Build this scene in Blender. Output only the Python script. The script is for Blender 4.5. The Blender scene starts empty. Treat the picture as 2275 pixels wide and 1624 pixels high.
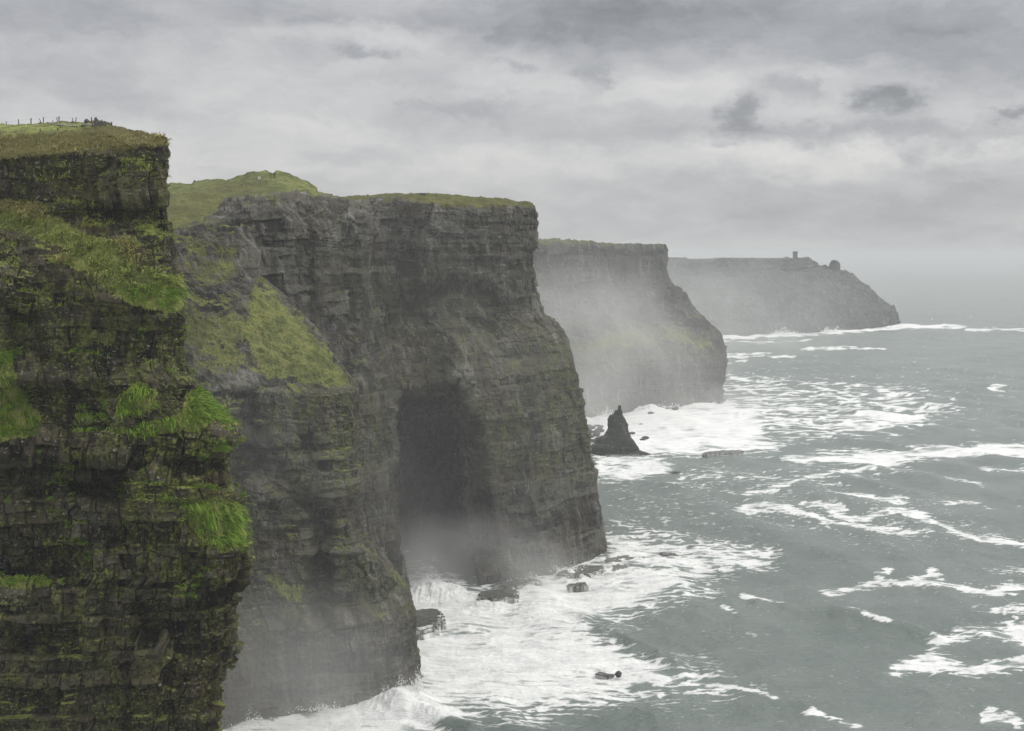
import bpy, bmesh, math, random, time
import numpy as np
from mathutils import Vector, Matrix

T0 = time.time()
random.seed(7)
rng = np.random.default_rng(11)
scene = bpy.context.scene
COL = scene.collection
f32 = np.float32

# ------------------------------------------------------------------ camera geometry
# design units: measurements of the place were taken as sight lines from the viewpoint (x, y on a 2275x1624 sheet) plus a distance Y
FL, CX, CY, EYE, HZ = 3125.0, 1137.5, 812.0, 170.0, 564.0
PITCH = math.atan((CY - HZ) / FL)
CP, SP = math.cos(PITCH), math.sin(PITCH)


def at(x, y, Y):
    """point on the sight line (x, y) at forward distance Y metres"""
    x, y, Y = np.asarray(x, float), np.asarray(y, float), np.asarray(Y, float)
    dx, dy = (x - CX) / FL, (CY - y) / FL
    k = Y / (CP + dy * SP)
    return np.stack(np.broadcast_arrays(dx * k, Y, EYE + (dy * CP - SP) * k), -1)


def sea_dist(y):
    dy = (CY - np.asarray(y, float)) / FL
    return EYE * (CP + dy * SP) / np.maximum(SP - dy * CP, 1e-5)


def proj(P):
    X, Y, Z = P[..., 0], P[..., 1], P[..., 2] - EYE
    d = np.maximum(Y * CP - Z * SP, 1.0)
    u = Y * SP + Z * CP
    return CX + FL * X / d, CY - FL * u / d


# ------------------------------------------------------------------ noise
def _h(ix, iy, iz, seed):
    h = (ix.astype(np.uint32) * np.uint32(374761393) + iy.astype(np.uint32) * np.uint32(668265263)
         + iz.astype(np.uint32) * np.uint32(2147483647) + np.uint32((seed * 1274126177) & 0xffffffff))
    h = (h ^ (h >> np.uint32(13))) * np.uint32(1274126177)
    h = (h ^ (h >> np.uint32(16))) * np.uint32(2246822519)
    return h ^ (h >> np.uint32(15))


def h01(ix, iy=None, iz=None, seed=0):
    ix = np.asarray(ix).astype(np.int64)
    z = np.zeros_like(ix)
    iy = z if iy is None else np.asarray(iy).astype(np.int64)
    iz = z if iz is None else np.asarray(iz).astype(np.int64)
    return (_h(ix, iy, iz, seed) & np.uint32(0xffff)).astype(f32) / f32(65535)


def perlin(x, y, z, seed=0):
    x, y, z = np.broadcast_arrays(np.asarray(x, f32), np.asarray(y, f32), np.asarray(z, f32))
    xi, yi, zi = np.floor(x), np.floor(y), np.floor(z)
    fx, fy, fz = x - xi, y - yi, z - zi
    xi, yi, zi = xi.astype(np.int32), yi.astype(np.int32), zi.astype(np.int32)
    w = lambda t: t * t * t * (t * (t * 6 - 15) + 10)
    u, v, s = w(fx), w(fy), w(fz)

    def g(a, b, c):
        h = _h(xi + a, yi + b, zi + c, seed)
        gx = (h & np.uint32(1023)).astype(f32) * f32(1 / 511.5) - 1
        gy = ((h >> np.uint32(10)) & np.uint32(1023)).astype(f32) * f32(1 / 511.5) - 1
        gz = ((h >> np.uint32(20)) & np.uint32(1023)).astype(f32) * f32(1 / 511.5) - 1
        return gx * (fx - a) + gy * (fy - b) + gz * (fz - c)
    L = lambda a, b, t: a + (b - a) * t
    x0 = L(L(g(0, 0, 0), g(1, 0, 0), u), L(g(0, 1, 0), g(1, 1, 0), u), v)
    x1 = L(L(g(0, 0, 1), g(1, 0, 1), u), L(g(0, 1, 1), g(1, 1, 1), u), v)
    return L(x0, x1, s)


def fbm(x, y, z, oct=4, seed=0, gain=.5, ridge=False):
    s, a, n = 0, 1.0, 0.0
    for o in range(oct):
        v = perlin(x * 2 ** o, y * 2 ** o, z * 2 ** o, seed + o * 17)
        if ridge:
            v = 1 - 2 * np.abs(v) * 1.4
        s = s + a * v
        n += a
        a *= gain
    return s / n


def sstep(a, b, x):
    t = np.clip((x - a) / (b - a), 0, 1)
    return t * t * (3 - 2 * t)


def poly(px, py, pts, soft):
    """soft inside mask of a polygon, 0..1"""
    d2 = np.full(px.shape, 1e12, f32)
    ins = np.zeros(px.shape, bool)
    n = len(pts)
    for i in range(n):
        (ax, ay), (bx, by) = pts[i], pts[(i + 1) % n]
        ex, ey = bx - ax, by - ay
        t = np.clip(((px - ax) * ex + (py - ay) * ey) / (ex * ex + ey * ey + 1e-9), 0, 1)
        d2 = np.minimum(d2, (px - ax - t * ex) ** 2 + (py - ay - t * ey) ** 2)
        if ay != by:
            c = (ay > py) != (by > py)
            ins ^= c & (px < (bx - ax) * (py - ay) / (by - ay) + ax)
    sd = np.sqrt(d2) * np.where(ins, 1, -1)
    return np.clip(.5 + sd / (2 * soft), 0, 1)


def line(px, py, pts, wid, ys=1.0):
    """1 on a polyline falling to 0 at distance wid"""
    d2 = np.full(px.shape, 1e12, f32)
    for (ax, ay), (bx, by) in zip(pts[:-1], pts[1:]):
        ex, ey = bx - ax, (by - ay) * ys
        qy = (py - ay) * ys
        t = np.clip(((px - ax) * ex + qy * ey) / (ex * ex + ey * ey + 1e-9), 0, 1)
        d2 = np.minimum(d2, (px - ax - t * ex) ** 2 + (qy - t * ey) ** 2)
    return np.clip(1 - np.sqrt(d2) / wid, 0, 1)


# ------------------------------------------------------------------ object helpers
def link(o, parent=None):
    COL.objects.link(o)
    if parent is not None:
        o.parent = parent
    return o


def tag(o, label=None, cat=None, group=None, kind=None):
    for k, v in (("label", label), ("category", cat), ("group", group), ("kind", kind)):
        if v:
            o[k] = v
    return o


def np_mesh(name, V, quads=None, tris=None, mat=None, attrs=None, parent=None, smooth=False):
    V = np.ascontiguousarray(V.reshape(-1, 3), f32)
    fs = [a for a in (quads, tris) if a is not None and len(a)]
    me = bpy.data.meshes.new(name)
    me.vertices.add(len(V))
    me.vertices.foreach_set("co", V.ravel())
    nl = sum(a.size for a in fs)
    npoly = sum(len(a) for a in fs)
    me.loops.add(nl)
    me.loops.foreach_set("vertex_index", np.concatenate([a.ravel() for a in fs]).astype(np.int32))
    me.polygons.add(npoly)
    tot = np.concatenate([np.full(len(a), a.shape[1], np.int32) for a in fs])
    me.polygons.foreach_set("loop_start", np.concatenate([[0], np.cumsum(tot)[:-1]]).astype(np.int32))
    if hasattr(me.polygons[0], "loop_total"):
        try:
            me.polygons.foreach_set("loop_total", tot)
        except Exception:
            pass
    me.polygons.foreach_set("use_smooth", np.full(npoly, smooth, bool))
    for k, a in (attrs or {}).items():
        at_ = me.attributes.new(k, 'FLOAT', 'POINT')
        at_.data.foreach_set("value", np.ascontiguousarray(a.ravel(), f32))
    me.update(calc_edges=True)
    me.validate()
    if mat:
        me.materials.append(mat)
    return link(bpy.data.objects.new(name, me), parent)


def grid_quads(r, c, flip=False):
    i = np.arange(r * c, dtype=np.int32).reshape(r, c)
    q = np.stack([i[:-1, :-1], i[:-1, 1:], i[1:, 1:], i[1:, :-1]], -1).reshape(-1, 4)
    return q[:, ::-1] if flip else q


def grid_normals(P):
    du = np.gradient(P, axis=1)
    dv = np.gradient(P, axis=0)
    n = np.cross(du, dv)
    return n / (np.linalg.norm(n, axis=-1, keepdims=True) + 1e-9)


def bm_obj(name, bm, mat, parent=None, smooth=False):
    me = bpy.data.meshes.new(name)
    bm.to_mesh(me)
    bm.free()
    if mat:
        me.materials.append(mat)
    if smooth:
        me.polygons.foreach_set("use_smooth", np.ones(len(me.polygons), bool))
    return link(bpy.data.objects.new(name, me), parent)


# ------------------------------------------------------------------ node helper
class NT:
    def __init__(s, tree):
        s.t = tree
        tree.nodes.clear()

    def n(s, typ, ins=None, **kw):
        nd = s.t.nodes.new(typ)
        for k, v in kw.items():
            setattr(nd, k, v)
        for k, v in (ins or {}).items():
            s.put(nd.inputs[k], v)
        return nd

    def put(s, sock, v):
        if isinstance(v, bpy.types.NodeSocket):
            s.t.links.new(v, sock)
        elif isinstance(v, bpy.types.Node):
            s.t.links.new(v.outputs[0], sock)
        else:
            if isinstance(v, (tuple, list)) and len(v) == 3 and sock.type == 'RGBA':
                v = (*v, 1)
            sock.default_value = v

    def m(s, op, a, b=0.0, c=0.0, clamp=False):
        return s.n('ShaderNodeMath', {0: a, 1: b, 2: c}, operation=op, use_clamp=clamp).outputs[0]

    def v(s, op, a, b=(0, 0, 0), c=(0, 0, 0)):
        nd = s.n('ShaderNodeVectorMath', {0: a, 1: b}, operation=op)
        if op == 'MULTIPLY_ADD':
            s.put(nd.inputs[2], c)
        return nd.outputs['Value'] if op in ('DOT_PRODUCT', 'LENGTH') else nd.outputs[0]

    def mix(s, fac, a, b, mode='MIX'):
        nd = s.n('ShaderNodeMix', data_type='RGBA', blend_type=mode)
        s.put(nd.inputs[0], fac)
        s.put(nd.inputs[6], a)
        s.put(nd.inputs[7], b)
        return nd.outputs[2]

    def noise(s, vec, scale, detail=4, rough=.55, typ='FBM', dist=0.0):
        nd = s.n('ShaderNodeTexNoise', {'Vector': vec, 'Scale': scale, 'Detail': detail, 'Roughness': rough, 'Distortion': dist})
        return nd.outputs[0]

    def rng(s, x, a, b, c=0.0, d=1.0, smooth=True):
        nd = s.n('ShaderNodeMapRange', {0: x, 1: a, 2: b, 3: c, 4: d}, clamp=True, interpolation_type='SMOOTHSTEP' if smooth else 'LINEAR')
        return nd.outputs[0]

    def attr(s, name):
        return s.n('ShaderNodeAttribute', attribute_name=name).outputs['Fac']

    def pos(s):
        return s.n('ShaderNodeNewGeometry').outputs['Position']


def new_mat(name):
    m = bpy.data.materials.new(name)
    m.use_nodes = True
    return m, NT(m.node_tree)


def finish(N, bsdf):
    o = N.n('ShaderNodeOutputMaterial')
    N.put(o.inputs['Surface'], bsdf)


def bsdf(N, col, rough, spec=.5, normal=None, **kw):
    ins = {'Base Color': col, 'Roughness': rough, 'Specular IOR Level': spec}
    if normal is not None:
        ins['Normal'] = normal
    b = N.n('ShaderNodeBsdfPrincipled', ins)
    for k, v in kw.items():
        N.put(b.inputs[k], v)
    return b.outputs[0]


# ------------------------------------------------------------------ materials
def rock_material(name, dark, light, fine=1.0, lichen=(.20, .215, .050), rust=.5, glint_specks=.8, lush=1.0):
    m, N = new_mat(name)
    p = N.pos()
    grass, moss = N.attr("grass"), N.attr("moss")
    strat = N.noise(N.v('MULTIPLY', p, (.05, .05, 1.6)), 1.0, 3, .7)
    mott = N.noise(N.v('MULTIPLY', p, (1, 1, .8)), .35 * fine, 6, .65)
    spk = N.noise(N.v('MULTIPLY', p, (1, 1, 1.3)), 1.3 * fine, 3, .6)
    streak = N.noise(N.v('MULTIPLY', p, (.6, .6, .07)), 1.0, 4, .65)
    k = N.m('ADD', N.m('MULTIPLY', mott, .5), N.m('ADD', N.m('MULTIPLY', strat, .3), N.m('MULTIPLY', streak, .3)))
    k = N.m('ADD', k, N.m('MULTIPLY', N.m('SUBTRACT', N.attr("tone"), .5), .46))
    col = N.mix(N.rng(k, .40, .74), dark, light)
    big = N.noise(p, .045, 3, .5)
    col = N.mix(N.m('MULTIPLY', N.rng(big, .45, .65), rust), col, (.048, .034, .018))
    zone = N.rng(N.noise(p, .06, 2, .5), .42, .60)
    col = N.mix(N.m('MULTIPLY', N.m('MULTIPLY', N.rng(spk, .60, .70), zone), glint_specks), col, (.30, .295, .265))  # sparkle of wet rock put into the base colour as pale dots
    mk = N.m('MULTIPLY', moss, N.rng(N.noise(N.v('MULTIPLY', p, (1, 1, .55)), .33 * fine, 6, .7), .42, .60))
    col = N.mix(N.m('MULTIPLY', mk, .85), col, N.mix(N.rng(spk, .4, .65), (.045, .058, .012), lichen))
    # grass colours
    gn = N.noise(N.v('MULTIPLY', p, (1, 1, .7)), .22, 5, .65)
    gf = N.noise(N.v('MULTIPLY', p, (1.6, 1.6, .5)), 1.3 * fine, 4, .7)
    gcol = N.mix(N.rng(gn, .36, .60), (.062, .086, .016), (.165, .178, .048))
    gcol = N.mix(N.m('MULTIPLY', N.rng(gf, .45, .75), .6), gcol, (.23, .215, .085))
    gcol = N.mix(N.m('MULTIPLY', N.rng(gf, .52, .36), .6), gcol, (.030, .042, .010))
    gl = N.noise(N.v('MULTIPLY', p, (1, 1, .8)), .075, 4, .6)
    gcol = N.mix(N.m('MULTIPLY', N.rng(gl, .46, .60), .62), gcol, (.045, .060, .016))
    gcol = N.mix(1.0, gcol, (lush, lush, lush), 'MULTIPLY')
    gcol = N.mix(N.attr("brown"), gcol, N.mix(gf, (.036, .036, .008), (.100, .080, .026)))
    gk = N.rng(N.m('ADD', grass, N.m('MULTIPLY', N.m('SUBTRACT', gf, .5), .8)), .38, .62)
    col = N.mix(gk, col, gcol)
    wet = N.m('MULTIPLY', N.rng(N.noise(N.v('MULTIPLY', p, (1, 1, .35)), .11, 3, .6), .54, .66), N.m('SUBTRACT', 1.0, gk))
    rough = N.m('SUBTRACT', .78, N.m('MULTIPLY', wet, .48))
    b1 = N.n('ShaderNodeBump', {'Strength': .6, 'Distance': .45 / fine, 'Height': N.m('ADD', spk, N.m('MULTIPLY', gf, gk))})
    finish(N, bsdf(N, col, rough, N.m('ADD', .13, N.m('MULTIPLY', wet, .27)), b1.outputs[0]))
    return m


def water_material():
    m, N = new_mat("sea_water")
    p = N.pos()
    foam = N.attr("foam")
    n1 = N.noise(N.v('MULTIPLY', p, (.6, 1, 1)), .55, 6, .7, dist=.8)
    n2 = N.noise(N.v('MULTIPLY', p, (.4, 1, 1)), .12, 5, .65, dist=1.0)
    k = N.m('ADD', foam, N.m('MULTIPLY', N.m('SUBTRACT', n1, .5), 1.5))
    fk = N.rng(k, -.05, 1.0)
    big = N.noise(N.v('MULTIPLY', p, (.4, 1, 1)), .012, 4, .6)
    wcol = N.mix(N.rng(big, .35, .65), (.135, .168, .157), (.182, .215, .202))
    wcol = N.mix(N.m('MULTIPLY', N.attr("froth"), .6), wcol, (.26, .31, .295))
    col = N.mix(fk, wcol, N.mix(N.rng(n2, .35, .65), (.75, .765, .765), (.91, .92, .915)))
    rough = N.m('ADD', .22, N.m('MULTIPLY', fk, .7))
    h = N.m('ADD', N.noise(N.v('MULTIPLY', p, (.4, 1, 1)), .30, 6, .68), N.m('MULTIPLY', fk, .25))
    b = N.n('ShaderNodeBump', {'Strength': 1.0, 'Distance': 2.6, 'Height': h})
    finish(N, bsdf(N, col, rough, N.m('SUBTRACT', .5, N.m('MULTIPLY', fk, .4)), b.outputs[0], IOR=1.33))
    return m


def simple_mat(name, a, b, scale=3.0, rough=.8, zs=1.0):
    m, N = new_mat(name)
    p = N.n('ShaderNodeTexCoord').outputs['Object']
    n = N.noise(N.v('MULTIPLY', p, (1, 1, zs)), scale, 5, .65)
    bp = N.n('ShaderNodeBump', {'Strength': .5, 'Distance': .1, 'Height': n})
    finish(N, bsdf(N, N.mix(N.rng(n, .35, .65), a, b), rough, .4, bp.outputs[0]))
    return m


def shelf_material():
    m, N = new_mat("wet_shelf_rock")
    p = N.pos()
    n = N.noise(p, .5, 5, .65)
    col = N.mix(N.rng(n, .35, .65), (.055, .055, .050), (.120, .120, .108))
    run = N.noise(N.v('MULTIPLY', p, (.22, .22, .05)), 1.0, 5, .7)
    k = N.m('MULTIPLY', N.m('MULTIPLY', N.rng(run, .38, .56), N.attr("foam")), N.rng(N.n('ShaderNodeSeparateXYZ', {0: N.n('ShaderNodeNewGeometry').outputs['Normal']}).outputs[2], .75, .35))
    col = N.mix(k, col, (.78, .79, .78))
    bp = N.n('ShaderNodeBump', {'Strength': .6, 'Distance': .5, 'Height': n})
    finish(N, bsdf(N, col, N.m('ADD', .2, N.m('MULTIPLY', k, .5)), .5, bp.outputs[0]))
    return m


def blade_material(name):
    m, N = new_mat(name)
    v, t, d = N.attr("tint"), N.attr("tip"), N.attr("dry")
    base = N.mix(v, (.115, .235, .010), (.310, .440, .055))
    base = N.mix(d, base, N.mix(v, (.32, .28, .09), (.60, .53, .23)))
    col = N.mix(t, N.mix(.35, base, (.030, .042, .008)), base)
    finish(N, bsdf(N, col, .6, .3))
    return m


def volume_material(name, dens, col, aniso=0.0, local=None):
    m, N = new_mat(name)
    d = dens
    if local:
        p = N.n('ShaderNodeTexCoord').outputs['Object']
        r2 = N.v('DOT_PRODUCT', p, p)
        fall = N.m('POWER', N.m('SUBTRACT', 1.0, r2, clamp=True), local[0])
        w = N.noise(N.pos(), local[1], 3, .6)
        d = N.m('MULTIPLY', N.m('MULTIPLY', fall, N.rng(w, .34, .66, .15, 1.7)), dens)
    v = N.n('ShaderNodeVolumePrincipled', {'Color': col, 'Density': d, 'Anisotropy': aniso})
    o = N.n('ShaderNodeOutputMaterial')
    N.put(o.inputs['Volume'], v.outputs[0])
    return m


M_ROCK1 = rock_material("near_cliff_rock", (.0065, .0062, .0045), (.066, .058, .040), lush=1.45)
M_ROCK2 = rock_material("cliff_rock", (.0165, .016, .0138), (.090, .087, .072), .6, (.130, .135, .046), .36, .6)
M_ROCK4 = rock_material("far_cliff_rock", (.016, .018, .016), (.058, .062, .054), .3, (.11, .12, .05), .1, .8)
M_ROCK5 = rock_material("distant_cliff_rock", (.016, .018, .020), (.046, .050, .053), .15, (.1, .11, .05), 0, .3)
M_WATER = water_material()
M_SHELF = shelf_material()
M_BLADE = blade_material("grass_blade")
M_STONE = simple_mat("grey_stone", (.045, .043, .038), (.120, .115, .100), 3.0)
M_PALE = simple_mat("lichened_stone", (.16, .155, .135), (.30, .29, .26), 3.0)
M_WOOD = simple_mat("weathered_post_wood", (.030, .026, .020), (.070, .060, .046), 6.0, .85, .2)
M_TOWER = simple_mat("tower_masonry", (.045, .045, .042), (.085, .085, .080), .8)
M_SEAROCK = simple_mat("dark_wet_rock", (.016, .016, .016), (.050, .050, .047), .6, .4)
M_FOAM = simple_mat("white_spray", (.80, .81, .81), (.88, .89, .89), 1.0, .9)
M_WHITE = simple_mat("white_paint", (.70, .70, .68), (.80, .80, .78), 3.0, .5)
M_STEEL = simple_mat("galvanised_wire", (.22, .22, .22), (.30, .30, .30), 3.0, .5)
M_SKIN = simple_mat("skin", (.42, .27, .20), (.46, .30, .22), 3.0, .6)
M_HAIR = simple_mat("dark_hair", (.02, .016, .012), (.04, .03, .02), 20.0, .7)
M_COAT = simple_mat("dark_coat_cloth", (.012, .013, .016), (.022, .023, .028), 8.0, .9)
M_COAT2 = simple_mat("black_jacket_cloth", (.010, .010, .010), (.018, .018, .018), 8.0, .9)
M_BIRD = simple_mat("dark_feathers", (.020, .020, .022), (.045, .045, .048), 12.0, .7)


# ------------------------------------------------------------------ cliffs
def rock_disp(P, s, cfg):
    """outward displacement in metres: buttresses, gullies, broken shale, bedding courses and joint blocks"""
    X, Y, Z = (P[..., i].astype(f32) for i in range(3))
    S = cfg.get('scale', 1.0)
    d = cfg.get('big', 3.0) * fbm(X / (34 * S), Y / (34 * S), Z / (40 * S), 3, 1)
    g = fbm(X / (11 * S), Y / (11 * S), Z / (70 * S), 3, 5, ridge=True)
    g2 = fbm(X / (3.6 * S), Y / (3.6 * S), Z / (17 * S), 3, 8, ridge=True)
    d = d + cfg.get('gully', 1.6) * ((g - .3) + .28 * (g2 - .3))
    n = fbm(X / (5 * S), Y / (5 * S), Z / (4.2 * S), 5, 31, .6)
    d = d + cfg.get('rough', .8) * 1.0 * n
    t = n * 7 + .6 * perlin(X / (1.6 * S), Y / (1.6 * S), Z / (1.3 * S), 35)
    tf = np.floor(t)
    d = d + cfg.get('rough', .8) * .42 * ((tf + sstep(.62, 1, t - tf)) / 7 * 1.7)
    zz = Z + cfg.get('dip', .04) * s + 2.6 * perlin(X / 70, Y / 70, Z * 0, 9) + 1.0 * perlin(s / 11, Z / 30, Z * 0, 12)
    st, tone = 0, 0
    for i, (hh, ww, aa) in enumerate(zip((8.5 * S, 3.1 * S, 1.15 * S), (19 * S, 7 * S, 2.4 * S), cfg.get('amps', (1.35, .8, .48)))):
        zj = zz + hh * (.9 * perlin(zz / (hh * 2.1), s / (ww * 4), Z * 0, 40 + i) + .25 * perlin(s / ww, Z / hh, Z * 0, 44 + i))
        k = np.floor(zj / hh)
        lay = h01(k, seed=50 + i)
        wj = ww * (.45 + 1.3 * h01(k, seed=56 + i))
        sj = s + .4 * wj * perlin(s / wj * .7, zz / hh * .5, Z * 0, 60 + i)
        b = np.floor(sj / wj + lay * 17)
        blk = h01(k, b, seed=70 + i)
        fr = sj / wj + lay * 17 - b
        fz = zj / hh - k
        crack = np.minimum(np.minimum(fr, 1 - fr) * wj, np.minimum(fz, 1 - fz) * hh * 1.8)
        here = sstep(-.45, .05, perlin(s / (ww * 1.9), Z / (hh * 2.7), Z * 0, 80 + i))
        st = st + here * (aa * S * ((lay - .5) * .8 + (blk - .5) * 1.25) - .14 * aa * S * (1 - sstep(0, .3 * S, crack)) - cfg.get('joint', .1) * aa * S * (1 - sstep(0, .3 * S, np.minimum(fr, 1 - fr) * wj)))
        tone = tone + here * (.38, .34, .28)[i] * ((lay - .5) * .9 + (blk - .5) * 1.3)
    return d, st, np.clip(.5 + tone, 0, 1)


def headland(name, xl, nose, ybase, ytop, sb, us, res, rv=None, gpow=1.6, wrap=(30, 120), back=260, backrise=0.0,
             push=(), grass=(), moss=(), brown=(), strat=(), cfg=None, mat=None, nround=0, backrows=14, ledge=.5, ymax=1e9, addY=0, crest=None):
    cfg = cfg or {}
    nose = sorted(nose)
    ny, nx = [a for a, b in nose], [b for a, b in nose]
    bx, by = zip(*ybase)
    tx, ty = zip(*ytop)
    yb1, yt1 = ny[-1], ny[0]
    # v samples: fine inside the frame, coarse far below it
    ylev = np.arange(yt1, min(yb1, ymax), res if rv is None else rv)
    if yb1 > ymax:
        ylev = np.concatenate([ylev, np.arange(ymax, yb1, res * 5)])
    ylev = np.append(ylev, yb1)
    v = ((yb1 - ylev) / (yb1 - yt1))[::-1]
    wid = max(nx) - xl
    nu = int(wid / res)
    u = np.linspace(0, 1, nu)
    nw = 36
    w = np.linspace(0, 1, nw + 1)[1:]
    U, Vv = np.meshgrid(u, v)
    g = 1 - (1 - U) ** gpow
    xn = np.interp(yb1 - (yb1 - yt1) * v, ny, nx)[:, None]
    x = xl + (xn - xl) * g
    x_b = xl + (np.interp(yb1, ny, nx) - xl) * g[0]
    x_t = xl + (np.interp(yt1, ny, nx) - xl) * g[0]
    b_y, t_y = np.interp(x_b, bx, by), np.interp(x_t, tx, ty)
    y = b_y[None] + (t_y - b_y)[None] * Vv
    if crest:
        y = y + np.interp(x, [a for a, _ in crest], [q for _, q in crest]) * sstep(.955, 1, Vv) ** 3
    Yb = sea_dist(b_y)
    vs = [a for a, _ in sb]
    tab = np.array([r for _, r in sb], float)                    # rows v, cols u
    cols = np.stack([np.interp(v, vs, tab[:, j]) for j in range(tab.shape[1])], 1)
    SB = np.stack([np.interp(u, us, cols[i]) for i in range(len(v))], 0)
    Y = Yb[None] + SB + nround * np.clip((U - .75) / .25, 0, 1) ** 2.5 + addY
    wx = x.astype(f32) + 8 * perlin(x / 40, y / 40, x * 0, 3)
    wy = y.astype(f32) + 8 * perlin(x / 40, y / 40, x * 0 + 9, 4)
    for pts, amt, soft in push:
        m = poly(wx, wy, pts, soft)
        Y = Y + amt * m * m * (3 - 2 * m)
    # wrap round the nose, away from the viewer
    xw = np.repeat(x[:, -1:], nw, 1) - wrap[0] * w[None] ** 2
    yw = np.repeat(y[:, -1:], nw, 1)
    Yw = Y[:, -1:] + wrap[1] * w[None] ** 1.3
    P = np.concatenate([at(x, y, Y), at(xw, yw, Yw)], 1)
    P[0, :, 2] = 0.0
    # keep heights of the wrapped part those of the nose column
    P[:, nu:, 2] = P[:, nu - 1:nu, 2]
    # skirt below the water, plateau behind the edge
    sk = P[0:1].copy()
    sk[..., 2] = -9
    rows = [sk, P]
    for t in np.linspace(0, 1, backrows + 1)[1:] ** 2:
        r = P[-1].copy()
        r[:, 1] += t * back
        r[:, 0] -= t * back * .25
        r[:, 2] += backrise * t - .6 * (t > 0)
        rows.append(r[None])
    P = np.concatenate(rows, 0)
    nb = backrows
    seg = np.linalg.norm(np.diff(P[len(v) // 2], axis=0), axis=-1)
    s = np.concatenate([[0], np.cumsum(seg)])[None].repeat(len(P), 0).astype(f32)
    nrm = grid_normals(P)
    if nrm[len(v) // 2, nu // 3, 1] > 0:
        nrm = -nrm
    px, py = proj(P)
    px, py = px.astype(f32), py.astype(f32)
    X, Yy, Z = (P[..., i].astype(f32) for i in range(3))
    wx = px + 9 * perlin(px / 22, py / 22, px * 0, 3) + 5 * perlin(px / 6, py / 6, px * 0, 23)
    wy = py + 9 * perlin(px / 22, py / 22, px * 0 + 9, 4) + 5 * perlin(px / 6, py / 6, px * 0, 24)
    ev = lambda feats, ks=1.0: np.max([a * poly(wx, wy, pts, soft * ks) for pts, a, soft in feats] + [np.zeros_like(px)], 0)
    G, Mo, Br = ev(grass, 2.0), ev(moss), ev(brown)
    gs = cfg.get('scale', 1.0)
    rag = fbm(X / (1.9 * gs), Yy / (1.9 * gs), Z / (5 * gs), 3, 95, .6) + .8 * fbm(X / (6 * gs), Yy / (6 * gs), Z / (6 * gs), 2, 97)
    G = G * sstep(.22, .62, G + .85 * rag)
    stw = np.full(px.shape, cfg.get('strat', .6), f32)
    for pts, a, soft in strat:
        mk = poly(wx, wy, pts, soft)
        stw = stw * (1 - mk) + a * mk
    d, st, tone = rock_disp(P, s, cfg)
    soft = G * .85
    tuss = cfg.get('tuss', .9) * (fbm(X / 2.2, Yy / 2.2, Z / 2.8, 3, 77, .6) * 1.2 + .8 * fbm(X / 7, Yy / 7, Z / 7, 2, 78))
    off = d * (1 - .5 * soft) + st * stw * (1 - soft) + tuss * soft
    flat = np.ones(len(P))
    flat[0] = 0
    flat[-nb:] = .35
    off = off * flat[:, None]
    off[:2] *= .4
    P2 = P + nrm * off[..., None]
    P2[-nb:, :, :2] = P[-nb:, :, :2]
    P2[-nb:, :, 2] = np.minimum(P2[-nb:, :, 2], P[-nb:, :, 2] + .2)
    n2 = grid_normals(P2)
    if n2[len(v) // 2, nu // 3, 1] > 0:
        n2 = -n2
    # ledges that hold soil grow turf
    led = sstep(.45, .8, np.abs(n2[..., 2])) * sstep(.45, .62, .5 + fbm(X / 9, Yy / 9, Z / 9, 3, 90)) * ledge
    top = np.zeros_like(G)
    top[-nb - 1:] = cfg.get('top', 1)
    G = np.clip(np.maximum(np.maximum(G, led), top), 0, 1)
    o = np_mesh(name, P2, grid_quads(P2.shape[0], P2.shape[1]), mat=mat, attrs={"grass": G, "moss": Mo, "brown": Br, "tone": tone})
    return o, dict(P=P2, N=n2, G=G, px=proj(P2)[0], py=proj(P2)[1], Br=Br, X=X, Y=Yy, Z=Z, nb=nb)


def smooth_noise2(x, y, sc, seed):
    return perlin(x / sc, y / sc, x * 0, seed)


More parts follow.
